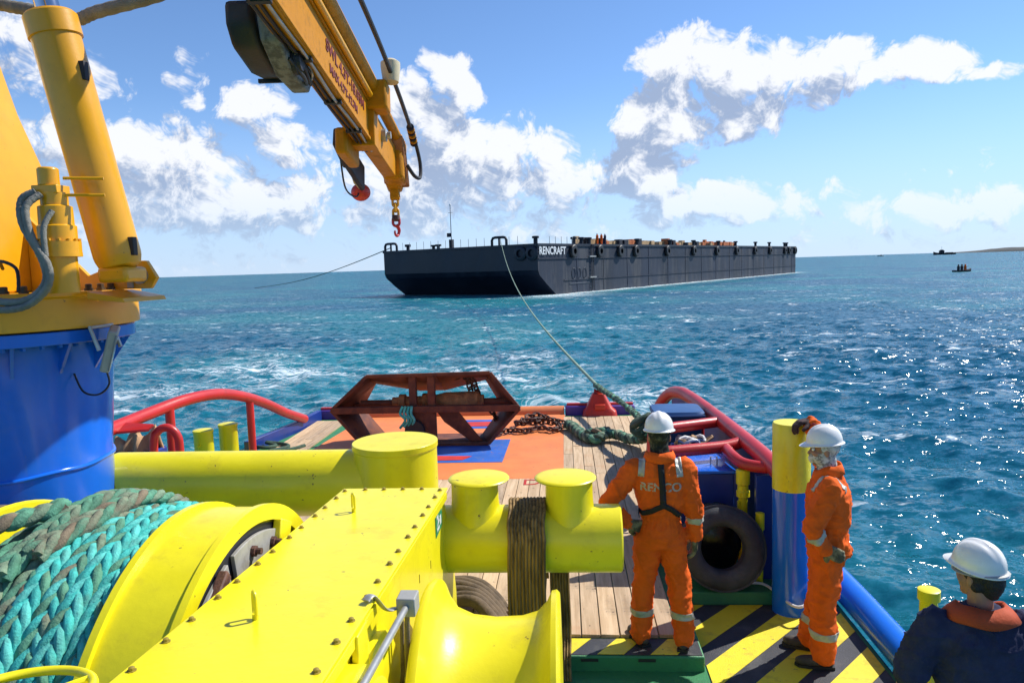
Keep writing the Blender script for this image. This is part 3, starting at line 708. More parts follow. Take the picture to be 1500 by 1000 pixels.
# ------------------------------------------------------------------ far boats
def boat(p, L, m, label, hd, cab, crew=0):
    t = thing('small_boat', p, label, 'boat'); p = Vector(p); ax = Vector((math.sin(hd), math.cos(hd), 0)); sd_ = Vector((ax.y, -ax.x, 0))
    b = MB(); vs = []; W = L * .16
    st = ((-.5, .85, .42), (-.2, 1, .40), (.2, .95, .45), (.4, .55, .6), (.5, .08, .8))
    for a, ww, h in st:
        for s, z in ((-1, h * L * .2), (-.75, -.3), (.75, -.3), (1, h * L * .2)): vs.append(p + ax * a * L + sd_ * s * ww * W + Vector((0, 0, z)))
    fs = [(i * 4 + k, i * 4 + k + 1, i * 4 + 5 + k, i * 4 + 4 + k) for i in range(4) for k in range(3)] + [(i * 4 + 3, i * 4, i * 4 + 4, i * 4 + 7) for i in range(4)] + [(0, 1, 2, 3)]
    b.add(vs, fs); b.build('hull', m, t)
    if cab:
        b = MB(); c = p + ax * L * .12; rot = Matrix((ax, sd_, Vector((0, 0, 1)))).transposed()
        b.box(c + Vector((0, 0, L * .14)), (L * .2, W * 1.3, L * .15), rot); b.build('wheelhouse', m, t); b = MB(); b.box(c + Vector((0, 0, L * .225)), (L * .12, W, L * .05), rot); b.build('roof', m, t)
        b = MB(); b.cyl(c, c + Vector((0, 0, L * .42)), L * .006, seg=6); b.build('mast', BDK, t)
        b = MB(); b.box(p - ax * L * .22 + Vector((0, 0, L * .10)), (L * .3, W * 1.4, L * .03), rot); b.build('work_deck', BDK, t)
    for i in range(crew):
        c = p + ax * (-.25 + .2 * i) * L + Vector((0, 0, .35)); b = MB(); b.chain([c, c + Vector((0, 0, .75)), c + Vector((0, 0, .95))], [.28, .3, .1], 8); b.ball(c + Vector((0, 0, 1.15)), .17, seg=10)
        b.build('rider', BDK if i < 2 else ORC, t)
boat((86.3, 168.2, SEA), 4.6, BDK, 'small dark inflatable boat with riders crossing the open sea', R(70), False, 3)
boat((805, 1644, SEA), 42, BDK, 'dark workboat with a wheelhouse far off near the headland', R(-80), True)
boat((752, 1835, SEA), 16, GRY, 'tiny pale boat on the horizon line', R(80), True)

# ------------------------------------------------------------------ crane on its blue pedestal
CX, CY = -4.80, 5.90
def crane():
    t = thing('deck_crane', (CX, CY, -0.12), 'yellow knuckle boom deck crane on a fat blue pedestal', 'crane')
    b = MB(); b.lathe((CX, CY, -.13), (0, 0, 1), [(0, .76), (1.50, .80), (1.53, .805), (1.555, .805), (1.58, .80), (2.50, .88), (2.58, .88)], 72)
    b.build('pedestal', BLU, t)
    b = MB(); pts = [(CX + .805 * math.cos(a), CY + .805 * math.sin(a), 1.42 + .006 * math.sin(9 * a)) for a in np.linspace(0, 6.283, 97)[:-1]]; b.tube(pts, .016, 8, closed=True); b.build('weld_seam', BLU, t)
    b = MB(); b.lathe((CX, CY, 2.46), (0, 0, 1), [(0, 1.06), (.10, 1.06)], 72); b.build('flange', BLU, t, bevel=.006)
    for i in range(16):
        a = 2 * math.pi * i / 16 - .9 + .1
        d = Vector((math.cos(a), math.sin(a), 0)); n = Vector((-d.y, d.x, 0)) * .012; c = Vector((CX, CY, 0))
        p = [c + d * .86 + Vector((0, 0, 2.458)), c + d * 1.03 + Vector((0, 0, 2.458)), c + d * .855 + Vector((0, 0, 2.20))]
        b = MB(); b.prism([q - n for q in p], n * 2); b.build('gusset', BLU, t, smooth=False)
    fb_ = MB(); fb_.lathe((0, 0, 0), (0, 0, 1), [(0, .022), (.03, .022), (.032, .015)], 6); fm = fb_.mesh('flange_bolt', BLU)
    for i in range(48):
        a = 2 * math.pi * (i + .5) / 48; place('flange_bolt', fm, (CX + .97 * math.cos(a), CY + .97 * math.sin(a), 2.43), t)
    # slewing turret
    b = MB(); b.lathe((CX, CY, 2.575), (0, 0, 1), [(0, 1.10), (.24, 1.10), (.25, 1.13), (.285, 1.13)], 72); tur = b.build('slew_ring', CRY, t, bevel=.006)
    bb_ = MB(); bb_.lathe((0, 0, 0), (0, 0, 1), [(0, .034), (.02, .034), (.021, .026), (.05, .026), (.055, .018)], 8); bm_ = bb_.mesh('bolt', BOLTD)
    for i in range(54):
        a = 2 * math.pi * i / 54; place('bolt', bm_, (CX + 1.05 * math.cos(a), CY + 1.05 * math.sin(a), 2.862), t)
    # column (house): two tapering side plates with a front plate
    b = MB(); prof = [(-4.46, 2.86), (-4.44, 3.62), (-4.74, 4.40), (-5.05, 5.5), (-5.55, 6.3), (-6.1, 6.3), (-6.0, 2.86)]
    b.prism([(x, 5.45, z) for x, z in prof], (0, 0.9, 0)); b.build('column', CRY, t, bevel=.02)
    b = MB(); b.prism([(-4.45, 5.92, 2.862), (-3.42, 5.92, 2.862), (-3.36, 5.92, 2.95), (-3.44, 5.92, 3.09), (-3.62, 5.92, 3.10), (-3.95, 5.92, 2.98), (-4.45, 5.92, 3.5)], (0, .05, 0)); b.build('lug_plate', CRY, t, bevel=.006)
    b = MB(); b.prism([(-3.66, 5.45, 2.80), (-3.36, 5.45, 2.765), (-3.38, 5.45, 2.80), (-3.66, 5.45, 2.858)], (0, .6, 0)); b.build('lug_base', CRY, t, bevel=.004)
    b = MB(); b.lathe((-3.50, 5.935, 2.97), (0, -1, 0), [(0, .07), (.03, .07), (.032, .045), (.05, .045), (.052, .02), (.06, .02)], 20); b.cyl((-3.50, 5.95, 2.97), (-3.50, 5.55, 3.0), .04, seg=16); b.build('pivot_pin', STL, t)
    b = MB(); b.box((-3.585, 5.912, 2.97), (.05, .02, .2)); b.build('pin_keeper', GRY, t, bevel=.004)
    # luffing cylinder
    p0, p1 = V(-3.475, 5.62, 3.04), V(-3.84, 5.55, 5.02); d = (p1 - p0).normalized()
    b = MB(); b.lathe(p0 - d * .02, d, [(0, .10), (.03, .15), (.09, .168), (.12, .172), (1.78, .172), (1.785, .187), (1.94, .187), (1.96, .17)], 48); lc = b.build('luffing_cylinder', CRY, t)
    b = MB(); b.cyl(p0 + d * 1.9, p0 + d * 3.9, .085, seg=28); b.build('piston_rod', CHR, lc)
    b = MB(); b.box(p0 - d * .06 + V(0, 0, 0), (.24, .3, .12)); b.build('cylinder_eye', CRY, lc, bevel=.03)
    for s_ in (.16, 1.5): b = MB(); b.box(p0 + d * s_ + V(.165, -.04, 0), (.05, .06, .14)); b.build('pipe_clamp', BDK, lc, bevel=.006)
    # slewing motor with stacked gear housings
    mx, my = -3.66, 5.18
    b = MB(); b.lathe((mx, my, 2.86), (0, 0, 1), [(0, .115), (.26, .115), (.26, .15), (.29, .15), (.29, .148), (.37, .148), (.37, .128), (.48, .128), (.49, .115), (.62, .112), (.63, .09), (.72, .09)], 32); sm_ = b.build('slewing_gearbox', CRY, t, ang=30)
    b = MB(); b.box((mx - .02, my, 3.60), (.19, .15, .06)); b.lathe((mx - .03, my, 3.63), (0, 0, 1), [(0, .07), (.12, .07), (.13, .055)], 20); b.build('slewing_motor', CRY, t, bevel=.006)
    gb_ = MB(); gb_.lathe((0, 0, 0), (0, 0, 1), [(0, .012), (.016, .012), (.018, .008)], 6); gm_ = gb_.mesh('gearbox_bolt', CRY)
    for k in range(14):
        a = 2 * math.pi * k / 14; place('gearbox_bolt', gm_, (mx + .138 * math.cos(a), my + .138 * math.sin(a), 3.232), sm_)
    for z in (3.56, 3.68): b = MB(); b.cyl((mx + .08, my, z), (mx + .32, my + .1, z), .012, seg=8); b.build('grease_line', CRY, sm_)
    # hoses looping from the motor back into the column
    def hose(pts, r, m, nm='hydraulic_hose'):
        b = MB(); path = catmull(pts, 14); n = len(path); b.tube(path, lambda s: r * (1 + .05 * math.sin(s * n * 1.9)), 10); return b.build(nm, m, t)
    hose([(-3.72, 5.08, 3.58), (-3.80, 5.04, 3.52), (-3.78, 5.0, 3.35), (-3.66, 4.99, 3.12), (-3.64, 4.99, 2.95), (-3.76, 4.98, 2.83), (-3.96, 4.98, 2.81), (-4.2, 5.0, 2.88), (-4.45, 5.2, 3.1)], .028, HOSE)
    hose([(-3.68, 5.07, 3.56), (-3.74, 4.99, 3.46), (-3.70, 4.97, 3.25), (-3.60, 4.97, 3.05), (-3.62, 4.96, 2.90), (-3.78, 4.96, 2.78), (-4.0, 4.96, 2.76), (-4.25, 4.98, 2.84), (-4.5, 5.2, 3.05)], .025, HOSE)
    hose([(-3.60, 5.06, 3.44), (-3.63, 5.0, 3.32), (-3.62, 4.98, 3.12)], .02, HOSE)
    hose([(-4.2, 5.3, 3.05), (-4.05, 5.1, 3.10), (-3.9, 5.05, 3.04), (-3.86, 5.0, 2.88)], .012, BLK)
    hose([(-4.9, 5.9, 5.3), (-4.47, 5.9, 5.17), (-4.21, 5.9, 5.11), (-3.87, 5.9, 5.02), (-3.66, 5.9, 5.07), (-3.14, 5.9, 5.17), (-2.75, 5.9, 5.3)], .05, HOSE)
    b = MB(); b.bar((-3.35, 5.9, 5.19), (-2.5, 5.9, 5.24), .05, .05); b.build('hose_bracket', RUST, t, bevel=.008)
    # main boom folded up overhead and the knuckle
    K = V(-1.52, .9, 5.36)
    b = MB(); b.bar((-5.6, 5.9, 6.1), (-3.6, 3.6, 6.35), .5, .6); b.bar((-3.62, 3.62, 6.35), K + V(0, 0, .15), .42, .5); b.build('main_boom', CRY, t, bevel=.03)
    # jib: nested boxes running aft, with the extension cylinder on top
    T0, T1 = V(-1.86, 5.2, 4.80), V(-2.14, 9.5, 4.26)
    d = (T1 - T0).normalized(); x, y = frame(d)              # x to the right, y up
    at = lambda s, a=0, c=0: T0 + d * s + x * a + y * c
    L = (T1 - T0).length
    def seg_box(s0, s1, w_, h_, nm, m, c=0, a=0, bev=.012):
        b = MB(); b.bar(at(s0, a, c), at(s1, a, c), w_, h_, up=V(0, 0, 1)); return b.build(nm, m, t, bevel=bev)
    seg_box(-4.6, 2.55, .145, .42, 'jib_outer_section', JIB, -.03)
    for a_, c_ in ((.0825, .165), (.0825, -.225), (-.0825, -.225)): seg_box(-4.4, 2.4, .02, .03, 'weld_strip', JIB, c_, a_, .004)
    for a_ in (-.05, -.01, .04):
        b = MB(); b.tube([at(s_, a_ + .006 * math.sin(s_ * 4), -.262 - .006 * math.cos(s_ * 3 + a_ * 90)) for s_ in np.linspace(-3.5, 2.7, 40)], .012, 8); b.build('service_line', BDK if a_ < 0 else STL, t)
    for s_ in (-.6, .3, 1.2, 2.0): seg_box(s_, s_ + .05, .15, .03, 'line_clip', BDK, -.262, 0, .006)
    seg_box(2.5, L - .25, .16, .38, 'jib_inner_section', JIB, -.03)
    seg_box(2.40, 2.62, .26, .52, 'jib_collar', JIB, -.03)
    b = MB(); b.cyl(at(-4.2, .10, .32), at(2.5, .10, .32), .085, seg=24); ec = b.build('extension_cylinder', JIB, t)
    b = MB(); b.cyl(at(2.4, .10, .32), at(L - .05, .10, .27), .062, seg=24); b.build('extension_rod', JIB, t)
    b = MB(); b.cyl(at(-4.0, .115, .19), at(2.3, .115, .19), .028, seg=12); b.build('hydraulic_pipe', CRY, t)
    b = MB(); b.bar(at(2.35, .1, .22), at(2.6, .1, .22), .34, .30); b.build('cylinder_clamp', JIB, t, bevel=.03)
    b = MB(); b.bar(at(L - .35, .04, .05), at(L + .02, .04, .02), .26, .58); b.bar(at(L - .1, 0, -.16), at(L + .14, 0, -.22), .20, .22); hd = b.build('jib_head', JIB, t, bevel=.05)
    for s in (.28, .18, .08):
        b = MB(); b.bar(at(L - s, .04, .0), at(L - s + .035, .04, 0.02), .29, .60); b.build('head_rib', RUSL, hd, bevel=.02)
    lettering('load_lettering', 'SWL 4.3T-18.03M', .135, at(1.45, .0765, .03), d, y, LRED, t, .002, .003, xs=1.45)
    lettering('load_lettering', 'MAX 4.7T-12.7M', .100, at(1.35, .0765, -.12), d, y, LRED, t, .002, .003, xs=1.45)
    b = MB(); b.lathe(at(3.1, .08, .02), x, [(0, .0), (.0, .07), (.05, .07), (.06, .04), (.1, .04)], 18); b.build('sensor', STL, t)
    b = MB(); b.lathe(at(2.45, .30, .46), y, [(-.10, .08), (.05, .10), (.10, .10), (.13, .06)], 20); b.build('work_lamp', mat('lamp cream plastic', (.62, .52, .32), .5), t)
    b = MB(); b.bar(at(2.45, .16, .30), at(2.45, .30, .44), .05, .05); b.build('lamp_bracket', BDK, t)
    pth = [at(-4, .30, .50), at(-1, .31, .48), at(1.5, .32, .46), at(3.0, .30, .42), at(L - .35, .28, .36), at(L - .1, .30, .26), at(L + .06, .33, .05), at(L + .02, .33, -.14), at(L - .12, .28, -.16), at(L - .2, .2, -.04)]
    b = MB(); b.tube(catmull(pth, 12), .024, 8); b.build('black_hose', BLK, t)
    for k in range(7): b = MB(); c = at(L - .42 + k * .05, .28, .37 - k * .018); b.lathe(c, d, [(0, .045), (.02, .05), (.035, .035)], 10); b.build('hose_clip', JIB if k % 2 else BDK, t)
    # lower left gear: personnel winch block with wires and the red weight ball
    seg_box(2.15, 2.75, .12, .26, 'side_bracket', JIB, -.30, -.16, .03)
    b = MB(); b.bar(at(2.7, -.24, -.26), at(3.55, -.24, -.34), .06, .30); b.build('rope_guard', BDK, t, bevel=.02)
    for k in range(4): b = MB(); b.tube([at(2.75 + .1 * k, -.30, -.12 - .02 * k), at(3.35 + .08 * k, -.285, -.44)], .017, 6); b.build('wire_rope', mat('galvanised wire', (.5, .42, .2), .45), t)
    b = MB(); b.bar(at(2.3, -.25, -.22), at(2.75, -.25, -.34), .05, .2); b.build('sheave_cheek', BDK, t, bevel=.02)
    b = MB(); b.cyl(at(3.5, -.28, -.3), at(3.72, -.30, -.40), .014, seg=8); b.ball(at(3.72, -.30, -.46), .115, .115, .105, 24); b.build('weight_ball', RDP, t)
    b = MB(); b.tube(catmull([at(2.72, -.30, -.3), at(3.1, -.34, -.55), at(3.5, -.31, -.56), at(3.7, -.30, -.42)], 8), .01, 6); b.build('ball_line', BDK, t)
    # hoist winch on the jib's left side: black guard and grey drum end
    at0 = at; at = lambda s, a=0, c=0: at0(s * .9 - .22, a * .92, c * .9)
    b = MB(); pr = [at(.10, 0, -.02), at(.30, 0, .0), at(.80, 0, -.08), at(.95, 0, -.18), at(.93, 0, -.32), at(.65, 0, -.38), at(.25, 0, -.33), at(.12, 0, -.20)]
    b.prism([p - x * .40 for p in pr], x * .20); wg = b.build('winch_guard', BLK, t, bevel=.04)
    b = MB(); b.bar(at(.90, -.45, -.34), at(.90, -.18, -.34), .03, .03); b.build('guard_bar', BDK, wg)
    b = MB(); pr2 = [at(.10, 0, -.10), at(.55, 0, -.08), at(1.0, 0, -.14), at(1.12, 0, -.26), at(1.0, 0, -.42), at(.55, 0, -.44), at(.2, 0, -.30)]
    b.prism([p - x * .185 for p in pr2], x * .14); we = b.build('winch_end_plate', mat('greasy grey casting', (.20, .20, .20), .5, var=.3, vscale=9, bump=.3, stain=(.03, .03, .03), samt=.6, sscale=9), t, bevel=.02)
    b = MB(); b.lathe(at(.55, -.05, -.32), x, [(0, .10), (.03, .10), (.03, .08), (.06, .07)], 20); b.build('winch_motor', BDK, we)
    for k, (s0, c0_, s1, c1) in enumerate(((.25, -.22, 1.02, -.34), (.7, -.2, 1.05, -.28), (.4, -.36, .9, -.38), (.3, -.24, .85, -.30))): b = MB(); b.tube(catmull([at(s0, -.05, c0_), at((s0 + s1) / 2, .0, (c0_ + c1) / 2 - .05), at(s1, -.05, c1)], 8), .014, 8); b.build('winch_hose', STL if k % 2 else BLK, we)
    at = at0
    b = MB(); b.tube(catmull([at(-.5, -.1, .2), at(-.1, -.16, .12), at(.25, -.17, .10), at(.5, -.10, .16), at(.2, -.06, .24)], 8), .022, 8); b.build('white_hose', WPT, t)
    return at, L
jat, jL = crane()
# hook block hanging on short chain
hp = jat(jL + .03, 0, -.30)
t = thing('crane_hook', (hp.x, hp.y, hp.z - .62), 'red crane hook hanging on a yellow chain from the boom tip', 'hook')
b = MB(); b.bar(hp + V(0, 0, .10), hp + V(0, 0, -.10), .12, .08, up=V(0, 1, 0)); b.lathe(hp + V(-.06, 0, -.08), (1, 0, 0), [(0, .045), (.12, .045)], 14); b.build('swivel', JIB, t, bevel=.015)
for k in range(3):
    b = MB(); b.link(hp + V(0, 0, -.15 - .066 * k), (0, 0, 1), (1, 0, 0) if k % 2 else (0, 1, 0), .105, .07, .017, 8, 16); b.build('chain_link', CRY, t)
b = MB(); b.lathe(hp + V(0, 0, -.31), (0, 0, -1), [(0, .05), (.06, .055), (.08, .03)], 14); b.build('shackle', CHN, t)
HKR = mat('red hook paint', (.5, .03, .035), .45, var=.15)
b = MB(); q = hp + V(0, 0, -.36); b.link(q + V(0, 0, -.03), (0, 0, 1), (0, 1, 0), .12, .085, .018, 8, 16)
pts = [q + V(.0, 0, -.08), q + V(.02, .02, -.11), q + V(.025, .04, -.15), q + V(.012, .03, -.20), q + V(0, -.01, -.215), q + V(-.012, -.04, -.185), q + V(-.01, -.05, -.15)]
b.tube(catmull(pts, 6), lambda s: .026 * (1 - .55 * s), 10); b.build('hook', HKR, t)
# floodlight under the crane platform
t = thing('floodlight', (-3.55, 5.62, 2.2), 'grey floodlight hung under the edge of the crane platform', 'floodlight')
rt = Matrix.Rotation(R(18), 3, 'Y') @ Matrix.Rotation(R(28), 3, 'Z')
b = MB(); b.box((-3.62, 5.62, 2.40), (.07, .26, .34), rt); b.build('housing', GRY, t, bevel=.015)
b = MB(); b.box((-3.578, 5.60, 2.385), (.012, .21, .29), rt); b.build('lens', mat('lamp glass', (.25, .27, .28), .1), t, bevel=.004)
b = MB(); b.tube([(-3.62, 5.48, 2.40), (-3.68, 5.48, 2.58), (-3.68, 5.76, 2.58), (-3.62, 5.76, 2.40)], .016, 8); b.build('bracket', STL, t)
b = MB(); b.tube(catmull([(-3.66, 5.6, 2.25), (-3.64, 5.6, 2.12), (-3.72, 5.58, 2.04), (-3.86, 5.6, 2.06), (-3.96, 5.65, 2.2)], 8), .008, 6); b.build('cable', BDK, t)

# ------------------------------------------------------------------ towing bitt: big post, beam to the pedestal, double bitt bar
t = thing('towing_bitt', (-1.57, 6.5, 0), 'massive lemon yellow towing bitt with a fat post and long tubular beam', 'bitt')
b = MB(); b.lathe((-1.57, 6.5, -.01), (0, 0, 1), [(0, .375), (1.36, .375), (1.365, .385), (1.42, .385)], 64); b.build('main_post', YEL, t, bevel=.008)
b = MB(); b.cyl((-1.62, 6.5, 1.03), (-4.22, 6.5, 1.03), .30, seg=56); b.build('long_beam', YEL, t)
t = thing('double_bitt', (-.3, 5.2, .7), 'lemon yellow double bitt with two capped horns on a horizontal tube', 'bitt')
b = MB(); b.lathe((-.95, 5.2, .985), (1, 0, 0), [(0, .24), (1.30, .24), (1.312, .228)], 56); b.build('bitt_bar', YEL, t)
for xx, of in ((-.685, .03), (-.005, -.025)):
    b = MB(); b.lathe((xx, 5.2, 1.08), (0, 0, 1), [(0, .205), (.10, .180), (.20, .170), (.35, .168)], 40); st_ = b.build('bitt_horn', YEL, t)
    b = MB(); b.lathe((xx + of, 5.2, 1.415), (0, 0, 1), [(0, .175), (.010, .214), (.018, .222), (.026, .216), (.032, .19)], 44); b.build('horn_cap', YEL, st_, ang=60)

# chafing strap of laid rope yarns draped over the bar
def strap(name, x0, x1, path, th, m, parent=None, nb=9):
    path = catmull(path, 6); b = MB(); vs = []; fs = []; W = []
    for i in range(nb * 4 + 1):
        u = i / (nb * 4); W.append((u, th * (.55 + .45 * abs(math.sin(u * nb * math.pi)))))
    n = len(path); prof = [(u, h) for u, h in W] + [(u, -th * .4) for u, h in reversed(W)]
    for j, p in enumerate(path):
        dd = path[min(j + 1, n - 1)] - path[max(j - 1, 0)]; nn = V(0, -dd.z, dd.y).normalized()
        if nn.y > 0 and nn.z < 0 or (abs(nn.z) < .05 and nn.y > 0 and j < n / 2): nn = -nn
        for u, h in prof:
            vs.append(V(x0 + (x1 - x0) * u + .004 * math.sin(j * .35), p.y, p.z) + nn * h)
    k = len(prof)
    for j in range(n - 1):
        for i in range(k): i2 = (i + 1) % k; fs.append((j * k + i, j * k + i2, (j + 1) * k + i2, (j + 1) * k + i))
    fs.append(tuple(range(k))); fs.append(tuple(reversed(range((n - 1) * k, n * k))))
    b.add(vs, fs); return b.build(name, m, parent)
arc = [(0, 5.2 - .268 * math.cos(a), .985 + .268 * math.sin(a)) for a in np.linspace(0.0, math.pi, 11)]
o = strap('chafing_strap', -.44, -.175, [(0, 4.86, -.10), (0, 4.88, .2), (0, 4.90, .6)] + arc + [(0, 5.49, .8), (0, 5.51, .55)], .026, STRAP, nb=11)
tag(o, 'wide brown fibrous strap draped over the yellow bitt bar', 'strap')
o = strap('chafing_strap', -.165, -.015, [(0, 5.36, 1.16), (0, 5.48, 1.02), (0, 5.50, .8), (0, 5.44, .4), (0, 5.40, .15), (0, 5.28, .02), (0, 5.18, -.10)], .022, STRAP, nb=7)
tag(o, 'narrow dark brown strap tail hanging behind the bitt bar beside the wide one', 'strap')
# weathered hawser bundle under the bar
t = thing('hawser_bundle', (-.85, 5.95, 0), 'weathered grey brown hawser bundle lying beside the winch cover', 'rope')
for k in range(6):
    b = MB(); o_ = .07 * k
    pts = [(-1.35, 6.25 - o_, .10 + .02 * (k % 2)), (-1.05, 6.30 - o_, .17 + .03 * math.sin(k)), (-.82, 6.20 - o_, .20), (-.66, 6.08 - o_ * 1.05, .13), (-.57, 5.98 - o_ * 1.1, .055)]
    b.tube(catmull(pts, 8), .05, 10); b.build('strand', mat('grey brown bundle fibre', (.15, .105, .06), .85, var=.45, vscale=6, bump=.7, bscale=30, stain=(.05, .04, .03), samt=.5, sscale=6), t)

# ------------------------------------------------------------------ towing winch
DY, DZ, DR = 3.60, .585, 1.12           # drum axis and rim radius
def winch():
    t = thing('towing_winch', (-1.6, 3.6, -.12), 'big lemon yellow towing winch with bolted gear cover and rope drum', 'winch')
    zt = lambda y: 1.405 + (5.0 - y) * .0555
    # gear case
    b = MB(); pf = [(1.2, zt(1.2)), (5.0, zt(5.0)), (5.30, .88), (5.42, .5), (5.42, -.12), (1.2, -.12)]
    b.prism([(-1.555, y, z) for y, z in pf], (.67, 0, 0)); gc = b.build('gear_case', YEL, t, bevel=.012)
    b = MB(); b.prism([(-1.60, 1.15, zt(1.15) + .002), (-1.60, 5.03, zt(5.03) + .002), (-1.60, 5.03, zt(5.03) + .016), (-1.60, 1.15, zt(1.15) + .016)], (.745, 0, 0)); lid = b.build('cover_lid', YEL, t, bevel=.005)
    b = MB(); b.prism([(-.885, 1.2, zt(1.2) - .01), (-.885, 5.0, zt(5.0) - .01), (-.885, 5.0, zt(5.0) - .06), (-.885, 1.2, zt(1.2) - .06)], (.028, 0, 0)); b.build('cover_flange', YEL, gc, bevel=.003)
    bl = MB(); bl.lathe((0, 0, 0), (0, 0, 1), [(0, .017), (.004, .017), (.004, .011), (.014, .011), (.016, .008)], 8); bm_ = bl.mesh('bolt', BOLTM)
    for xx in (-1.565, -.895):
        for i in range(17): y = 1.55 + i * .2125; place('bolt', bm_, (xx, y + .012 * math.sin(i * 3), zt(y) + .016), lid)
    for i in range(1, 5): place('bolt', bm_, (-1.565 + .67 * i / 5, 4.98, zt(4.98) + .016), lid)
    for (ex, ey) in ((-1.35, 4.42), (-1.30, 2.83)):
        z = zt(ey) + .016; b = MB()
        b.cyl((ex, ey, z - .01), (ex, ey, z + .025), .013, seg=10); b.link((ex, ey, z + .068), (0, 0, 1), (.8, .6, 0), .10, .042, .0075, 8, 16); b.build('lifting_eye', YEL, lid)
    # side face: stiffener marks, clutch lever, bearing housing
    b = MB(); b.lathe((-.90, 2.55, 1.12), (1, 0, 0), [(0, .34), (.09, .34), (.10, .30), (.15, .30), (.16, .22), (.22, .20)], 40); b.build('bearing_housing', YEL, gc, ang=30)
    b = MB(); b.lathe((-.90, 3.05, 1.05), (1, 0, 0), [(0, .30), (.05, .30), (.07, .26)], 36); b.build('inspection_cover', YEL, gc, ang=30)
    b = MB(); b.box((-.74, 3.16, 1.455), (.085, .10, .085)); cb = b.build('lever_block', GRY, gc, bevel=.006)
    b = MB(); b.cyl((-.74, 3.12, 1.455), (-.765, 1.9, 1.50), .016, seg=14); b.build('control_rod', STL, gc)
    b = MB(); b.tube(catmull([(-.88, 2.98, zt(3) + .035), (-.86, 3.02, zt(3) + .04), (-.82, 3.07, 1.47), (-.79, 3.12, 1.45), (-.76, 3.14, 1.445)], 6), .020, 8, flat=.3); b.build('rod_bracket', STL, gc)
    b = MB(); b.tube([(-.75, 3.18, 1.42), (-.76, 3.19, 1.1), (-.80, 3.2, .8)], .012, 8); b.tube([(-.78, 3.20, 1.42), (-.79, 3.21, 1.1), (-.83, 3.22, .8)], .010, 8); b.build('hydraulic_pipe', BRR, gc)
    b = MB(); b.bar((-.86, 2.80, 1.52), (-.86, 2.80, 1.2), .03, .14, up=V(0, 1, 0)); b.build('rib', YEL, gc, bevel=.006)
    for (yy, zz) in ((4.45, 1.10), (4.1, 1.16), (4.2, .95), (3.6, 1.22)): b = MB(); b.box((-.8835, yy, zz), (.003, .008, .05)); b.build('scratch', BOLTM, gc, smooth=False)
    # warping head
    b = MB(); b.lathe((-.74, 3.5, .72), (1, 0, 0), [(0, .05), (0, .63), (.02, .645), (.045, .64), (.075, .575), (.13, .505), (.22, .468), (.34, .455), (.48, .462), (.56, .485), (.61, .535), (.635, .585), (.66, .59), (.675, .575), (.68, .40), (.66, .05)], 72); b.build('warping_head', YEL, t, ang=50)
    b = MB(); b.cyl((-.92, 3.5, .72), (-.70, 3.5, .72), .16, seg=28); b.build('head_shaft', YEL, t)
    # drum: barrel, flanges, brake band
    b = MB(); b.cyl((-3.1, DY, DZ), (-1.6, DY, DZ), .80, seg=56); b.build('drum_barrel', YEL, t)
    b = MB(); b.lathe((-3.06, DY, DZ), (1, 0, 0), [(0, .4), (0, DR + .04), (.025, DR + .05), (.05, DR + .04), (.05, .4)], 96, caps=False); b.build('drum_flange', YEL, t, ang=30)
    b = MB(); b.lathe((-2.00, DY, DZ), (1, 0, 0), [(-.035, .7), (-.035, DR + .03), (0, DR + .03), (0, DR), (.30, DR), (.30, DR + .018), (.335, DR + .018), (.335, DR - .07), (.30, DR - .07), (.30, .5)], 96, caps=False); b.build('brake_drum', YEL, t, ang=30)
    b = MB(); b.lathe((-1.70, DY, DZ), (1, 0, 0), [(.012, .3), (.012, DR - .085)], 80, caps=False); b.build('drum_end_plate', BDK, t)
    gm = mat('dull grey steel plate', (.33, .32, .29), .6, var=.2, vscale=5, stain=(.12, .10, .07), samt=.4, sscale=5)
    for a0, a1 in ((28, 62), (66, 100), (104, 140)):
        vs = []; 
        aa = np.linspace(R(a0), R(a1), 10)
        b = MB(); b.prism([(-1.683, DY + math.cos(a) * (DR - .12), DZ + math.sin(a) * (DR - .12)) for a in aa] + [(-1.683, DY + math.cos(a) * .55, DZ + math.sin(a) * .55) for a in reversed(aa)], (.022, 0, 0)); b.build('brake_plate', gm, t, bevel=.004)
    for a in (35, 50, 72, 88, 110, 128):
        b = MB(); b.lathe((-1.66, DY + math.cos(R(a)) * .93, DZ + math.sin(R(a)) * .93), (1, 0, 0), [(0, .03), (.02, .03), (.022, .018), (.05, .018)], 8); b.build('plate_bolt', CHN, t)
    b = MB(); b.box((-1.655, DY + .42, DZ + .90), (.05, .16, .12), Matrix.Rotation(R(-25), 3, 'X')); b.build('brake_lug', YEL, t, bevel=.008)
    b = MB(); b.bar((-1.65, DY - .62, DZ + .72), (-1.65, DY - .30, DZ + .95), .05, .06); b.build('brake_rod', CHN, t, bevel=.008)
    # handwheel on its spindle
    hc = V(-1.68, 2.0, 1.705); tilt = Matrix.Translation(hc) @ Matrix.Rotation(R(-8), 4, 'X')
    b = MB(); pts = [tilt @ V(.205 * math.cos(a), .205 * math.sin(a), 0) for a in np.linspace(0, 2 * math.pi, 49)[:-1]]; b.tube(pts, .015, 10, closed=True); hw = b.build('handwheel', YEL, t)
    for k in range(3):
        a = R(48 + 120 * k); b = MB(); b.cyl(tilt @ V(0, 0, -.02), tilt @ V(.2 * math.cos(a), .2 * math.sin(a), 0), .011, seg=8); b.build('spoke', YEL, hw)
    b = MB(); b.lathe(tilt @ V(0, 0, -.06), (0, 0, 1), [(0, .035), (.07, .03), (.08, .015)], 16); b.cyl(hc + V(0, 0, -1.8), hc + V(0, 0, -.03), .022, seg=14); b.build('spindle', YEL, hw)
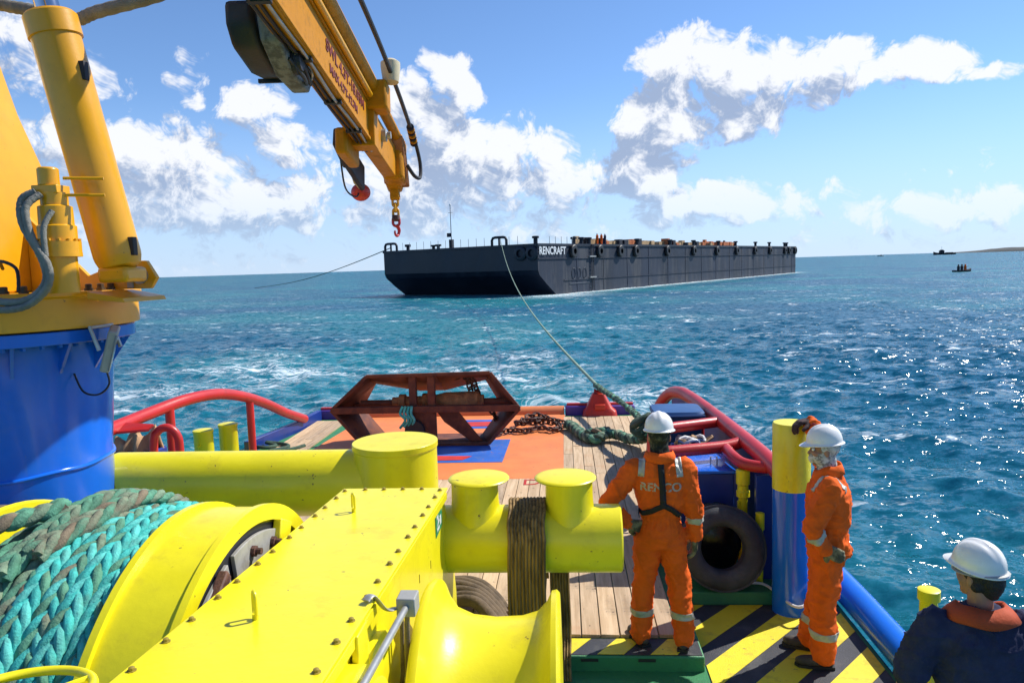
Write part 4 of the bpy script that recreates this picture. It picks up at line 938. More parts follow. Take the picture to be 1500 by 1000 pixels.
    # bed frame
    b = MB(); b.b2((-3.3, 2.3, -.121), (-.95, 2.45, .12)); b.b2((-3.3, 4.75, -.121), (-.95, 4.9, .12)); b.build('bed_frame', YEL, t, bevel=.01)
    b = MB(); b.prism([(-3.32, 2.6, -.12), (-3.32, 4.6, -.12), (-3.32, 3.85, .75), (-3.32, 3.35, .75)], (.08, 0, 0)); b.build('bearing_stand', YEL, t, bevel=.01)
    b = MB(); b.prism([(-.857, 4.66, 1.225), (-.857, 4.86, 1.215), (-.857, 4.88, 1.375), (-.857, 4.66, 1.395)], (.004, 0, 0))
    # safety label on the side of the case
    sg = MB(); sg.prism([(-.884, 4.66, 1.19), (-.884, 4.90, 1.20), (-.884, 4.90, 1.335), (-.884, 4.66, 1.335)], (.004, 0, 0)); so = sg.build('safety_label', SIGNG, gc, smooth=False)
    for (y0, z0, y1, z1) in ((4.69, 1.30, 4.75, 1.32), (4.69, 1.22, 4.78, 1.24), (4.80, 1.23, 4.85, 1.29)):
        m_ = MB(); m_.b2((-.8795, y0, z0), (-.8775, y1, z1)); m_.build('label_mark', WPT, so, smooth=False)
    m_ = MB(); m_.prism([(-.8795, 4.70, 1.25), (-.8795, 4.79, 1.27), (-.8795, 4.75, 1.30)], (.002, 0, 0)); m_.build('label_mark', WPT, so, smooth=False)
winch()

# plaited hawser on the drum: each turn a flat plait of strands
def plait(parent, path, ups, a, bb, r, pitch, mats, ns=4, seg=18, lay=6):
    n = len(path); cum = [0]
    for i in range(1, n): cum.append(cum[-1] + (path[i] - path[i - 1]).length)
    for j in range(ns):
        pts = []
        for i, p in enumerate(path):
            dd = (path[min(i + 1, n - 1)] - path[max(i - 1, 0)]).normalized(); up = ups[i]; sd_ = dd.cross(up).normalized()
            ph = 2 * math.pi * (cum[i] / pitch + j / ns)
            pts.append(p + sd_ * a * math.sin(ph) + up * bb * math.sin(2 * ph + .4))
        b = MB(); b.tube(pts, lambda s, k=j: r * (1 + .10 * math.sin(s * 60 + k)), seg, lay=lay, tw=.22); b.build('strand', mats[j % len(mats)], parent, ang=80)
def drum_turn(parent, x, x2, rad, mats, a0=-25, a1=205, seed=0, rr=.0200, a=.041, seg=18, lay=6):
    rg = random.Random(seed); path = []; ups = []
    nn = 190; p1, p2 = rg.random() * 6, rg.random() * 6
    for i in range(nn):
        s = i / (nn - 1); an = R(a0 + (a1 - a0) * s); d = V(0, math.cos(an), math.sin(an))
        xx = x + (x2 - x) * s + .018 * math.sin(s * 7 + p1)
        path.append(V(xx, DY, DZ) + d * (rad + .012 * math.sin(s * 9 + p2))); ups.append(d)
    plait(parent, path, ups, a, .017, rr, .47 + .03 * rg.random(), mats, ns=6, seg=seg, lay=lay)
t = thing('drum_hawser', (-2.1, DY, DZ - 1.1), 'bright teal plaited hawser wound on the winch drum beside the brake band', 'rope')
TT = [TEAL, TEA2, TEAL, TEA2, TEAL, GRR]; TM = [TEAL, GRR, TEA2, GRR2, TEAL, GRR]; GG = [GRR, GRR2, GRR, GRR, GRR2, GRR]; GB = [GRR, GRR2, GRR, GRR2, GRR2, BRR]
for k, (rad, ms) in enumerate(((1.09, TT), (1.115, TT), (1.10, TM), (1.12, TT))): drum_turn(t, -2.07 - .106 * k, -2.09 - .106 * k, rad, ms, seed=k + 1)
t = thing('drum_hawser', (-2.7, DY, DZ - 1.1), 'faded grey green plaited hawser wound on the winch drum by the plain flange', 'rope')
for k, (rad, ms) in enumerate(((1.12, GB), (1.13, GG), (1.10, GG), (1.05, GB), (.97, GG))): drum_turn(t, -2.49 - .104 * k, -2.50 - .104 * k, rad, ms, seed=k + 5)
drum_turn(t, -2.40, -2.60, 1.18, GG, a0=50, a1=118, seed=18); drum_turn(t, -2.30, -2.48, 1.175, GB, a0=62, a1=112, seed=19)
for k in range(6): drum_turn(t, -2.13 - .115 * k, -2.17 - .115 * k, .995, [GRR, BRR, GRR2], seed=30 + k, seg=7, lay=0)
tail = catmull([(-2.60, 3.55, 1.79), (-2.74, 3.35, 1.78), (-2.86, 3.20, 1.77), (-2.96, 3.08, 1.76), (-3.04, 2.98, 1.73)], 12)
plait(t, tail, [V(0, .2, 1).normalized()] * len(tail), .035, .016, .026, .3, [GRR, GRR2, GRR, BRR])
b = MB(); b.tube([(-3.01, 3.0, 1.745), (-3.08, 2.92, 1.70), (-3.14, 2.84, 1.64)], .045, 12); b.build('taped_end', BRR, t)
# dark brown coil behind the drum by the pedestal
t = thing('rope_coil', (-4.02, 4.62, .0), 'brown weathered rope coil heaped beside the drum flange', 'rope')
for k in range(9):
    b = MB(); r0 = .44 - .012 * k; pts = [V(-4.02 + r0 * math.cos(a), 4.62 + r0 * math.sin(a), .72 + .072 * k + .012 * math.sin(3 * a + k)) for a in np.linspace(0, 6.283, 40)[:-1]]
    b.tube(pts, .042, 8, closed=True); b.build('turn', BRR, t)
b = MB(); b.lathe((-4.02, 4.62, -.12), (0, 0, 1), [(0, .3), (1.2, .3)], 24); b.lathe((-4.02, 4.62, .62), (0, 0, 1), [(0, .5), (.05, .5)], 28); b.build('coil_stand', YEL, t)

# ------------------------------------------------------------------ rusty hexagonal frame on the aft deck
def frame_rig():
    t = thing('steel_frame', (-2.4, 12.2, 0.03), 'brown rusty hexagonal steel frame standing on the orange deck', 'frame')
    Lf, TL, TR, Rt, BR_, BL_ = (-3.93, .66), (-3.30, 1.22), (-1.25, 1.24), (-.78, .64), (-1.31, .06), (-3.42, .06)
    hexa = [Lf, TL, TR, Rt, BR_, BL_]
    y0, y1 = 11.9, 12.62
    rear = [(-3.60, .56), (-3.34, 1.00), (-1.40, 1.03), (-1.12, .54), (-1.48, .06), (-3.20, .06)]
    nm = ['upper_plate', 'top_plate', 'upper_plate', 'lower_plate', 'bottom_plate', 'lower_plate']
    for i in range(6):
        k = (i + 1) % 6; F0, F1, R0, R1 = [V(p[0], yy, p[1]) for p, yy in ((hexa[i], y0), (hexa[k], y0), (rear[i], y1), (rear[k], y1))]
        if i == 1: quads = [(F0, V(-2.62, y0, 1.225), V(-2.57, y1, .86), R0), (V(-2.62, y0, 1.225), V(-2.15, y0, 1.23), V(-2.12, y1, .86), V(-2.57, y1, .86)), (V(-2.15, y0, 1.23), F1, R1, V(-2.12, y1, .86))]
        else: quads = [(F0, F1, R1, R0)]
        b = MB()
        for q4 in quads: b.add(q4, [(0, 1, 2, 3)])
        o = b.build(nm[i], RUST, t, ang=10); sm = o.modifiers.new('t', 'SOLIDIFY'); sm.thickness = .035; sm.offset = 0
        b = MB(); b.bar(F0, F1, .05, .05, up=V(0, 1, 0)); b.build('edge_bar', RUST, t, bevel=.006)
    # cross bar, centre posts, gussets and braces
    b = MB(); b.b2((-3.90, 11.86, .60), (-.80, 11.95, .71)); b.build('cross_bar', RUST, t, bevel=.008)
    b = MB(); b.b2((-3.80, 12.36, .60), (-.90, 12.45, .68)); b.build('cross_bar', RUST, t, bevel=.008)
    for xx in (-2.55, -2.24): b = MB(); b.b2((xx - .06, 11.92, .06), (xx + .06, 12.04, 1.21)); b.build('centre_post', RUST, t, bevel=.008)
    for sg, xa, xb in ((1, -2.17, -1.30),):
        b = MB(); b.prism([(xa, 11.98, .60), (xa + sg * .35, 11.98, .60), (xa + sg * .75, 11.98, .09), (xa + sg * .55, 11.98, .09), (xa + sg * .12, 11.98, .42)], (0, .04, 0)); b.build('brace', RUST, t, bevel=.004)
    b = MB(); b.b2((-2.62, 11.90, .06), (-2.18, 11.95, .60)); b.build('web_plate', RUST, t, bevel=.004)
    # roller inside
    b = MB(); b.lathe((-2.95, 12.2, .74), (1, 0, 0), [(0, .07), (.10, .075), (.12, .12), (.22, .12), (.24, .085), (.5, .085), (.52, .13), (.72, .13), (.74, .10), (.9, .14), (1.45, .15), (1.5, .09), (1.55, .09)], 24); b.build('roller', RUSL, t, ang=35)
    b = MB(); b.cyl((-3.5, 12.2, .72), (-1.0, 12.2, .72), .05, seg=14); b.build('roller_shaft', RUST, t)
    b = MB(); b.lathe((-2.52, 11.80, .32), (0, 1, 0), [(0, .16), (.05, .17), (.1, .12)], 20); b.build('hub', BDK, t)
frame_rig()

def chain_path(t, pts, L=.13, W=.085, r=.017):
    path = catmull(pts, 24); cum = [0]
    for i in range(1, len(path)): cum.append(cum[-1] + (path[i] - path[i - 1]).length)
    s = 0; k = 0; step = L - 2 * r - .004; i = 0
    while s < cum[-1]:
        while i < len(cum) - 2 and cum[i + 1] < s: i += 1
        p = path[i]; d = (path[i + 1] - path[i]).normalized(); x, y = frame(d)
        a = R(45) + (R(90) if k % 2 else 0) + rnd.gauss(0, .25)
        b = MB(); b.link(p, d, x * math.cos(a) + y * math.sin(a), L, W, r, 6, 12); b.build('link', CHN, t, ang=80); s += step; k += 1
t = thing('chain_pile', (-.7, 12.9, .03), 'heap of heavy rusty chain on the orange deck beside the frame', 'chain')
ch = [(-1.2, 12.55, .10), (-1.0, 12.75, .09), (-.75, 12.7, .09), (-.5, 12.9, .10), (-.25, 12.75, .09), (-.15, 13.05, .09), (-.4, 13.25, .12), (-.7, 13.1, .14), (-.95, 13.3, .10), (-.75, 13.5, .10), (-.45, 13.4, .17), (-.55, 13.0, .22), (-.8, 12.95, .22), (-.6, 13.2, .27), (-.3, 13.1, .20), (-.1, 13.3, .10), (.02, 13.05, .12)]
chain_path(t, ch)
t = thing('hanging_chain', (-1.45, 12.3, .6), 'dark rusty chain hanging down inside the hexagonal frame', 'chain')
chain_path(t, [(-1.85, 12.30, 1.12), (-1.70, 12.28, 1.16), (-1.58, 12.28, 1.05), (-1.52, 12.28, .88), (-1.45, 12.28, .66), (-1.3, 12.4, .50), (-1.2, 12.5, .3)]); chain_path(t, [(-1.72, 12.32, 1.13), (-1.66, 12.30, 1.0), (-1.62, 12.30, .82), (-1.66, 12.30, .66)])
# teal lashing on the frame
t = thing('rope_lashing', (-2.62, 11.84, .5), 'small pale teal rope lashing tied on the rusty frame', 'rope')
for k in range(4):
    b = MB(); b.tube(catmull([(-2.70 + .05 * k, 11.83, .72), (-2.74 + .06 * k, 11.80, .60), (-2.66 + .05 * k, 11.79, .50), (-2.76 + .07 * k, 11.82, .36 + .02 * k)], 6), .022, 8); b.build('strand', TEA2 if k % 2 else TEAL, t)

# ------------------------------------------------------------------ tow rope
t = thing('tow_hawser', (.6, 14.4, .4), 'pale green tow rope sagging from the barge bow to the red stern chock', 'rope')
A = V(.60, 14.42, .56); B = bpt(-4.75, 6.2, BH + .55)
pts = [A.lerp(B, s) - V(0, 0, 1.75 * 4 * s * (1 - s)) for s in np.linspace(0, 1, 70)]
b = MB(); b.tube(pts, .034, 10); b.build('outboard_line', TWR, t)
inb = catmull([A + V(-.03, .3, -.02), A, A + V(.10, -.5, -.01), V(.82, 13.2, .57), V(1.0, 11.9, .60), V(1.10, 11.3, .55), V(1.14, 11.0, .40)], 16)
plait(t, inb, [V(0, 0, 1)] * len(inb), .030, .02, .028, .28, [DGR, GRR, DGR, GRR2], ns=3)
t = thing('hawser_eye', (.6, 12, .05), 'thick dark green hawser lying on the planks between the chain and the worker', 'rope')
p2 = catmull([(.0, 13.02, .13), (.12, 12.7, .13), (.25, 12.2, .12), (.42, 11.85, .13), (.62, 12.0, .17), (.80, 12.05, .15), (1.0, 11.75, .14), (1.15, 11.5, .2), (1.16, 11.1, .38)], 14)
plait(t, p2, [V(0, 0, 1)] * len(p2), .052, .03, .042, .36, [DGR, GRR2, DGR, GRR], ns=4)
p3 = catmull([(.30, 12.05, .18), (.48, 12.0, .22), (.64, 12.22, .18), (.52, 12.4, .10), (.30, 12.3, .10)], 10)
plait(t, p3, [V(0, 0, 1)] * len(p3), .042, .026, .036, .34, [DGR, GRR, BRR], ns=3)
for k in range(3):
    b = MB(); pts = [V(1.10 + .13 * math.cos(a), 11.15 + .1 * math.sin(a), .46 + .10 * math.sin(a + k) + .05 * k) for a in np.linspace(0, 6.28, 20)[:-1]]; b.tube(pts, .045, 8, closed=True); b.build('knot', DGR, t)
# red stern chock
t = thing('stern_chock', (.62, 14.35, 0), 'red pyramid shaped rope chock on the stern sill', 'chock')
b = MB(); b.loft([(.62, 14.33, 0.0, .34, .22), (.62, 14.33, .10, .32, .20), (.61, 14.35, .16, .26, .18), (.60, 14.38, .44, .11, .12)], 28, pw=5); b.build('chock_body', RDP, t, bevel=.012)
b = MB(); b.lathe((.52, 14.40, .45), (1, 0, 0), [(0, .07), (.02, .07), (.05, .045), (.12, .045), (.15, .07), (.17, .07)], 18); b.build('roller', RED, t)
b = MB(); b.box((.62, 14.17, .20), (.20, .1, .10)); b.build('step', RDP, t, bevel=.01)

# ------------------------------------------------------------------ rails
def pipe(name, pts, r, m, parent, n=8, seg=16, smooth=True):
    b = MB(); b.tube(catmull(pts, n) if smooth else pts, r, seg); return b.build(name, m, parent)
t = thing('towing_rail', (1.8, 7.5, 0), 'red tubular towing rail with inboard branches along the blue bulwark', 'rail')
pipe('top_rail', [(1.86, 6.52, 1.06), (1.83, 6.9, 1.10), (1.78, 7.5, 1.13), (1.71, 8.5, 1.15), (1.60, 9.6, 1.18), (1.52, 10.1, 1.17), (1.44, 10.5, 1.08), (1.36, 10.9, .85), (1.30, 11.2, .50), (1.28, 11.4, .0)], .082, RED, t)
pipe('branch_rail', [(1.72, 8.35, 1.14), (1.45, 8.2, 1.145), (1.0, 7.95, 1.15), (.93, 7.9, 1.12), (.90, 7.88, 1.0), (.90, 7.88, 0)], .06, RED, t)
pipe('branch_rail', [(1.78, 7.5, 1.12), (1.55, 7.4, 1.09), (1.1, 7.25, 1.09), (.92, 7.2, 1.08), (.87, 7.18, .98), (.87, 7.18, 0)], .06, RED, t)
pipe('loop_rail', [(1.56, 7.42, 1.08), (1.57, 7.1, 1.07), (1.62, 6.92, 1.05), (1.72, 6.8, 1.05), (1.84, 6.72, 1.06)], .055, RED, t)
b = MB(); b.cyl((1.62, 9.1, .0), (1.62, 9.1, 1.15), .05, seg=14); b.build('rail_post', RED, t)
b = MB(); b.cyl((1.45, 9.0, 1.12), (1.68, 9.1, 1.14), .045, seg=14); b.cyl((1.45, 9.0, 1.12), (1.36, 9.02, 1.02), .045, seg=14); b.build('rail_stub', RED, t)
t = thing('towing_rail', (-5.2, 9.5, 0), 'red tubular rail arching down to the stern sill near twin yellow bollards', 'rail')
pipe('top_rail', [(-5.45, 6.8, 1.16), (-5.46, 8.2, 1.16), (-5.42, 9.2, 1.20), (-5.30, 9.9, 1.24), (-5.20, 10.6, 1.19), (-5.12, 11.3, 1.02), (-5.06, 12.0, .77), (-5.02, 12.7, .48), (-4.99, 13.3, .27), (-4.98, 13.5, .20)], .082, RED, t)
for x, y, z in ((-5.36, 9.5, 1.18), (-5.11, 11.45, .95)): b = MB(); b.cyl((x, y, -.02), (x, y, z), .06, seg=14); b.build('rail_post', RED, t)
pipe('hoop', [(-5.08, 8.55, .02), (-5.06, 8.55, .9), (-5.0, 8.56, 1.08), (-4.88, 8.58, 1.12), (-4.78, 8.6, 1.02), (-4.76, 8.6, .8), (-4.76, 8.6, .02)], .05, RED, t)
b = MB(); b.prism([(-5.5, 8.3, 1.10), (-5.05, 8.45, 1.10), (-5.0, 8.5, 1.16), (-5.45, 8.55, 1.18)], (0, 0, .03)); b.build('cap_plate', RED, t, bevel=.01)
# bulwarks
def bulwark(nm, pts, h, label, th=.07):
    b = MB(); vs = []; fs = []
    for x, y in pts: vs += [(x - th / 2, y, -.01), (x + th / 2, y, -.01), (x + th / 2, y, h), (x - th / 2, y, h)]
    for i in range(len(pts) - 1):
        for k in range(4): fs.append((i * 4 + k, i * 4 + (k + 1) % 4, i * 4 + 4 + (k + 1) % 4, i * 4 + 4 + k))
    n = len(pts); fs += [(0, 3, 2, 1), tuple((n - 1) * 4 + k for k in range(4))]
    b.add(vs, fs); o = b.build(nm, NBL, None, bevel=.01); tag(o, label, 'bulwark'); return o
bw = bulwark('bulwark', [(2.02, 6.56), (2.0, 7.0), (1.93, 8.5), (1.80, 10.2), (1.66, 11.6)], .98, 'dark blue steel bulwark under the branching red rail')
b = MB(); b.b2((1.70, 6.74, -.01), (1.985, 6.80, .98)); b.build('end_plate', NBL, bw, bevel=.006)
b = MB(); b.bar((1.98, 6.9, .98), (1.83, 8.6, 1.1), .06, .1); b.build('cap_strip', NBL, bw)
bw2 = bulwark('bulwark', [(-5.86, 6.4), (-5.80, 8.5), (-5.74, 9.2)], .55, 'short dark blue steel bulwark behind the tan canvas and arched red rail')
bw3 = bulwark('bulwark', [(-5.32, 11.7), (-5.06, 13.2), (-4.98, 14.35)], .20, 'low blue coaming running to the stern sill by the arched rail', .10)
# blue and yellow bollard post leaned on by the worker
t = thing('bollard_post', (1.90, 6.36, -.12), 'tall round post painted blue below and yellow above, with a hand on top', 'post')
b = MB(); b.lathe((1.90, 6.36, -.125), (0, 0, 1), [(0, .155), (1.105, .155)], 40); b.build('lower_post', BLU, t)
b = MB(); b.lathe((1.90, 6.36, .98), (0, 0, 1), [(0, .156), (.56, .156), (.575, .148)], 40); b.build('upper_post', YEL, t)
# twin bollards, left aft
for x, y, lb in ((-5.69, 11.0, 'short yellow bollard with a side pin by the arched red rail'), (-5.50, 11.45, 'short plain yellow bollard beside the one with a side pin')):
    t = thing('mooring_bollard', (x, y, 0), lb, 'bollard', 'twin bollards by the arched rail')
    b = MB(); b.lathe((x, y, -.01), (0, 0, 1), [(0, .145), (.52, .145), (.53, .152), (.57, .152), (.575, .14)], 28); b.build('post', YEL, t)
    if y < 11.2: b = MB(); b.cyl((x, y, .34), (x - .0, y - .2, .34), .02, seg=10); b.build('pin', YEL, t)
# small yellow post at the deck edge behind the third worker
t = thing('edge_post', (2.20, 4.4, -.12), 'small yellow capped post at the deck edge beside the man in navy', 'post')
b = MB(); b.lathe((2.12, 4.4, -.13), (0, 0, 1), [(0, .05), (1.02, .05), (1.03, .062), (1.09, .062), (1.095, .05)], 20); b.build('post', YEL, t)
# locker, bin and clutter against the right bulwark
t = thing('deck_locker', (1.28, 7.3, 0), 'dark blue steel deck locker behind the leaning tyre', 'locker')
b = MB(); b.b2((.98, 7.0, -.005), (1.56, 7.60, .93)); b.build('locker_body', NBL, t, bevel=.012)
b = MB(); b.b2((.96, 6.98, .932), (1.58, 7.62, .962)); ll = b.build('lid', BLU, t, bevel=.006)
b = MB(); b.tube([(1.38, 7.2, .96), (1.38, 7.2, 1.04), (1.44, 7.2, 1.04), (1.44, 7.2, .96)], .008, 8); b.build('handle', STL, ll)
t = thing('waste_bin', (1.28, 8.75, 0), 'dark blue plastic wheelie bin with lighter lid beside the red rail', 'bin')
b = MB(); b.loft([(1.28, 8.75, 0, .22, .2), (1.28, 8.75, .3, .235, .22), (1.28, 8.75, 1.16, .27, .26)], 28, pw=7); b.build('bin_body', BIN, t, bevel=.01)
b = MB(); b.loft([(1.28, 8.75, 1.165, .29, .28), (1.28, 8.75, 1.20, .30, .29), (1.28, 8.75, 1.225, .285, .275), (1.28, 8.75, 1.235, .20, .19)], 28, pw=6); b.build('lid', mat('faded blue plastic', (.02, .09, .25), .55, var=.15), t)
b = MB(); b.cyl((1.0, 8.45, 1.18), (1.56, 8.45, 1.18), .018, seg=10); b.build('handle', BIN, t)
t = thing('gear_heap', (1.34, 7.95, 0.5), 'tangle of pale ropes and gear on the crate between locker and bin', 'gear')
b = MB(); b.b2((1.12, 7.72, -.005), (1.60, 8.12, .96)); b.build('crate', NBL, t, bevel=.01)
for k in range(7):
    b = MB(); c = V(1.2 + .3 * rnd.random(), 7.8 + .22 * rnd.random(), 1.0 + .03 * rnd.random()); pts = [c + V(.09 * math.cos(a) * (1 + .3 * rnd.random()), .08 * math.sin(a), .03 * math.sin(2 * a + k)) for a in np.linspace(0, 6.28, 14)[:-1]]
    b.tube(pts, .017, 6, closed=True); b.build('rope_loop', (WPT, BIN, CANV, STL)[k % 4], t)
t = thing('vent_pipe', (1.62, 6.92, 0), 'yellow vent pipe with a fat capped head next to a shorter one', 'pipe')
b = MB(); b.lathe((1.62, 6.90, -.01), (0, 0, 1), [(0, .042), (.74, .042), (.75, .062), (.80, .062), (.81, .05), (.86, .05), (.87, .064), (1.0, .064), (1.01, .05)], 20); b.build('pipe', YEL, t, ang=30)
b = MB(); b.box((1.575, 6.88, .45), (.02, .03, .5)); b.build('stay', YEL, t)
t = thing('vent_pipe', (1.70, 6.84, 0), 'short yellow vent pipe beside the taller capped one', 'pipe')
b = MB(); b.lathe((1.72, 6.68, -.01), (0, 0, 1), [(0, .03), (.50, .03), (.51, .04), (.66, .04), (.665, .03)], 16); b.build('pipe', YEL, t, ang=30)
# tyre fender leaning on the locker
t = thing('tyre_fender', (1.36, 6.68, 0), 'worn black tyre leaning against the dark blue locker', 'tyre')
ax = V(-.06, -1, .30).normalized(); c = V(1.365, 6.62, .352)
b = MB(); b.lathe(c - ax * .107, ax, [(.03, .205), (.0, .222), (-.014, .262), (-.006, .33), (.02, .378), (.05, .394), (.115, .398), (.18, .394), (.21, .378), (.236, .33), (.244, .262), (.23, .222), (.20, .205), (.18, .23), (.175, .32), (.115, .365), (.055, .32), (.05, .23), (.03, .205)], 72, caps=False); b.xf(Matrix.Translation(c) @ Matrix.Scale(.94, 4) @ Matrix.Translation(-c)); b.build('tyre_casing', TYR, t, ang=60)
for g_ in (-.075, -.027, .027, .075):
    b = MB(); b.lathe(c + ax * g_ - ax * .017, ax, [(0, .385), (.004, .406), (.030, .406), (.034, .385)], 72, caps=False); b.xf(Matrix.Translation(c) @ Matrix.Scale(.94, 4) @ Matrix.Translation(-c)); b.build('tread_rib', TYR, t, ang=30)
t = thing('black_bag', (1.37, 6.88, 0), 'glossy black plastic bag seen through the leaning tyre', 'bag')
b = MB(); vs = []; fs = []
b.ball((1.37, 6.90, .34), .25, .085, .36, 32)
b.v = [tuple(Vector(v) + Vector((0, .03, .03)) * noise.noise(Vector(v) * 11)) for v in b.v]; b.build('bag', mat('glossy black plastic', (.008, .008, .01), .22, var=.2, bump=.4, bscale=18), t)
# black bag inside the tyre and a thin white hose
t = thing('hose_line', (1.9, 6.6, 0), 'thin pale hose curving from the tyre round the blue post', 'hose')
b = MB(); b.tube(catmull([(1.62, 6.62, .02), (1.75, 6.56, .02), (1.86, 6.14, .03), (1.98, 6.12, .06), (2.1, 6.2, .10), (2.15, 6.42, .12)], 10), .013, 8); b.build('line', WPT, t)
# thin green rope on the left aft deck and canvas by the pedestal
t = thing('deck_line', (-5.2, 12.2, 0), 'thin dark green rope lying loosely on deck by the twin bollards', 'rope')
b = MB(); b.tube(catmull([(-5.35, 11.5, .04), (-5.2, 11.7, .05), (-5.3, 11.95, .05), (-5.05, 11.8, .07), (-4.95, 12.0, .06), (-5.15, 12.1, .09), (-4.8, 12.05, .06), (-4.7, 11.85, .06), (-4.9, 11.6, .06), (-4.6, 11.75, .05), (-4.45, 12.0, .05)], 10), .032, 8); b.build('line', DGR, t)
t = thing('canvas_bundle', (-5.35, 8.9, 0), 'crumpled tan canvas bundle hung beside the red hoop rail', 'canvas')
b = MB(); nv_ = 26
vs = []; fs = []
for i in range(nv_):
    for j in range(14):
        u, v_ = i / (nv_ - 1), j / 13
        vs.append(V(-5.75 + .55 * u, 8.75 + .35 * v_ + .04 * math.sin(u * 17), .70 + .34 * math.sin(math.pi * v_) * (.6 + .4 * u) + .05 * math.sin(u * 13 + v_ * 5) + .05 * noise.noise((u * 6, v_ * 6, 1))))
for i in range(nv_ - 1):
    for j in range(13): fs.append((i * 14 + j, i * 14 + j + 1, i * 14 + 15 + j, i * 14 + 14 + j))
b.add(vs, fs); o = b.build('cloth', CANV, t); sm = o.modifiers.new('thick', 'SOLIDIFY'); sm.thickness = .03
b = MB(); b.b2((-5.72, 8.75, -.01), (-5.2, 9.1, .78)); b.build('gear_box', NBL, t, bevel=.02)

# ------------------------------------------------------------------ people
def remesh(mb, voxel, smooth=6):
    me = mb.mesh('tmp', None); o = bpy.data.objects.new('tmp', me); COL.objects.link(o)
    m = o.modifiers.new('r', 'REMESH'); m.mode = 'VOXEL'; m.voxel_size = voxel; m.use_smooth_shade = True
    s = o.modifiers.new('s', 'SMOOTH'); s.factor = .5; s.iterations = smooth
    dg = bpy.context.evaluated_depsgraph_get(); dg.update()
    out = bpy.data.meshes.new_from_object(o.evaluated_get(dg)); bpy.data.objects.remove(o); bpy.data.meshes.remove(me)
    return out
def obj_from(me, name, m, parent, T):
    me.transform(T); me.transform(Matrix.Translation(-parent_off(parent)))
    me.materials.clear(); me.materials.append(m)
    for p in me.polygons: p.use_smooth = True
    o = bpy.data.objects.new(name, me); COL.objects.link(o); o.parent = parent; me.name = name; return o
def hand(b, W, d, n, side, curl=.35, s=1.0, g=0.0):
    W = Vector(W); d = Vector(d).normalized(); n = Vector(n); n = (n - d * n.dot(d)).normalized(); l = d.cross(n) * side     # l: towards the thumb
    K = [(.030, .085, .074), (.010, .092, .082), (-.010, .088, .076), (-.029, .078, .060)]
    for lat, kn, L in K:
        k = W + d * kn * s + l * lat * s; b.capsule(W + l * lat * .55 * s, k, (.017 + g) * s, (.0125 + g) * s, 10)
        p = k; ang = curl * .7
        for f_, rr in ((.46, .0100), (.30, .0092), (.24, .0082)):
            dd = d * math.cos(ang) - n * math.sin(ang); q = p + dd * L * f_ * s * 1.15; b.capsule(p, q, (rr + .0006 + g) * s, (rr + g) * s, 10); p = q; ang += curl * (.9 + .3 * (lat < 0))
    p = W + d * .022 * s + l * .024 * s
    for f_, rr, mix in ((.045, .0145, .75), (.034, .0112, .5), (.026, .0098, .3)):
        dd = (d * (1 - mix * .6) + l * mix - n * .35).normalized(); q = p + dd * f_ * s; b.capsule(p, q, (rr + .001 + g) * s, (rr + g) * s, 10); p = q
def helmet(parent, T, m, ridge=True):
    b = MB(); nt, npz = 64, 16; vs = []; fs = []; A0, B0, Hh = .128, .152, .150
    for i in range(npz + 1):
        t = i / npz; ph = t * math.pi / 2
        for k in range(nt):
            a = 2 * math.pi * k / nt; ca, sa = math.cos(a), math.sin(a)
            x = A0 * ca * math.sin(ph) ** .92; y = B0 * sa * math.sin(ph) ** .92; z = Hh * math.cos(ph) ** .95
            if ridge and t < .85: z += .008 * math.exp(-(x / .018) ** 4) * (1 - t / .85) ** .3 + .004 * math.exp(-((abs(x) - .055) / .010) ** 2) * (1 - t / .85) ** .5
            vs.append((x, y, z))
    def ring(f_, z, pk, dz):
        for k in range(nt):
            a = 2 * math.pi * k / nt; ca, sa = math.cos(a), math.sin(a); front = max(0, sa) ** 3
            vs.append((A0 * ca * f_, B0 * sa * f_ + pk * front, z - dz * front))
    ring(1.03, -.004, .008, .002); ring(1.10, -.010, .030, .010); ring(1.12, -.014, .044, .016); ring(1.10, -.018, .040, .018); ring(.98, -.012, .0, .004); ring(.93, .02, 0, 0)
    n = npz + 7
    for i in range(n - 1):
        for k in range(nt): k2 = (k + 1) % nt; fs.append((i * nt + k, (i + 1) * nt + k, (i + 1) * nt + k2, i * nt + k2))
    b.add(vs, fs); b.xf(Matrix.Scale(.84, 4)); me = b.mesh('helmet', m, ang=80); o = obj_from(me, 'helmet', m, parent, T)
    return o
def head_shape(b, c, yaw=0):
    R3 = Matrix.Rotation(yaw, 3, 'Z'); q = lambda x, y, z: Vector(c) + R3 @ Vector((x, y, z))
    b.ball(q(0, -.012, .035), .076, .094, .088, 20, R3); b.ball(q(0, .018, -.035), .062, .074, .078, 20, R3); b.capsule(q(0, .05, -.085), q(0, .062, -.09), .034, .030)
    b.capsule(q(0, .085, .01), q(0, .105, -.028), .010, .015, 10)
    for s in (-1, 1): b.ball(q(.078 * s, -.008, -.012), .010, .020, .032, 10, R3); b.capsule(q(.034 * s, .074, -.02), q(.045 * s, .058, -.03), .018, .018, 10)
    b.capsule(q(-.018, .083, -.062), q(.018, .083, -.062), .010, .010, 8); b.capsule(q(-.045, .075, .035), q(.045, .075, .035), .013, .013, 8)
    return q, R3
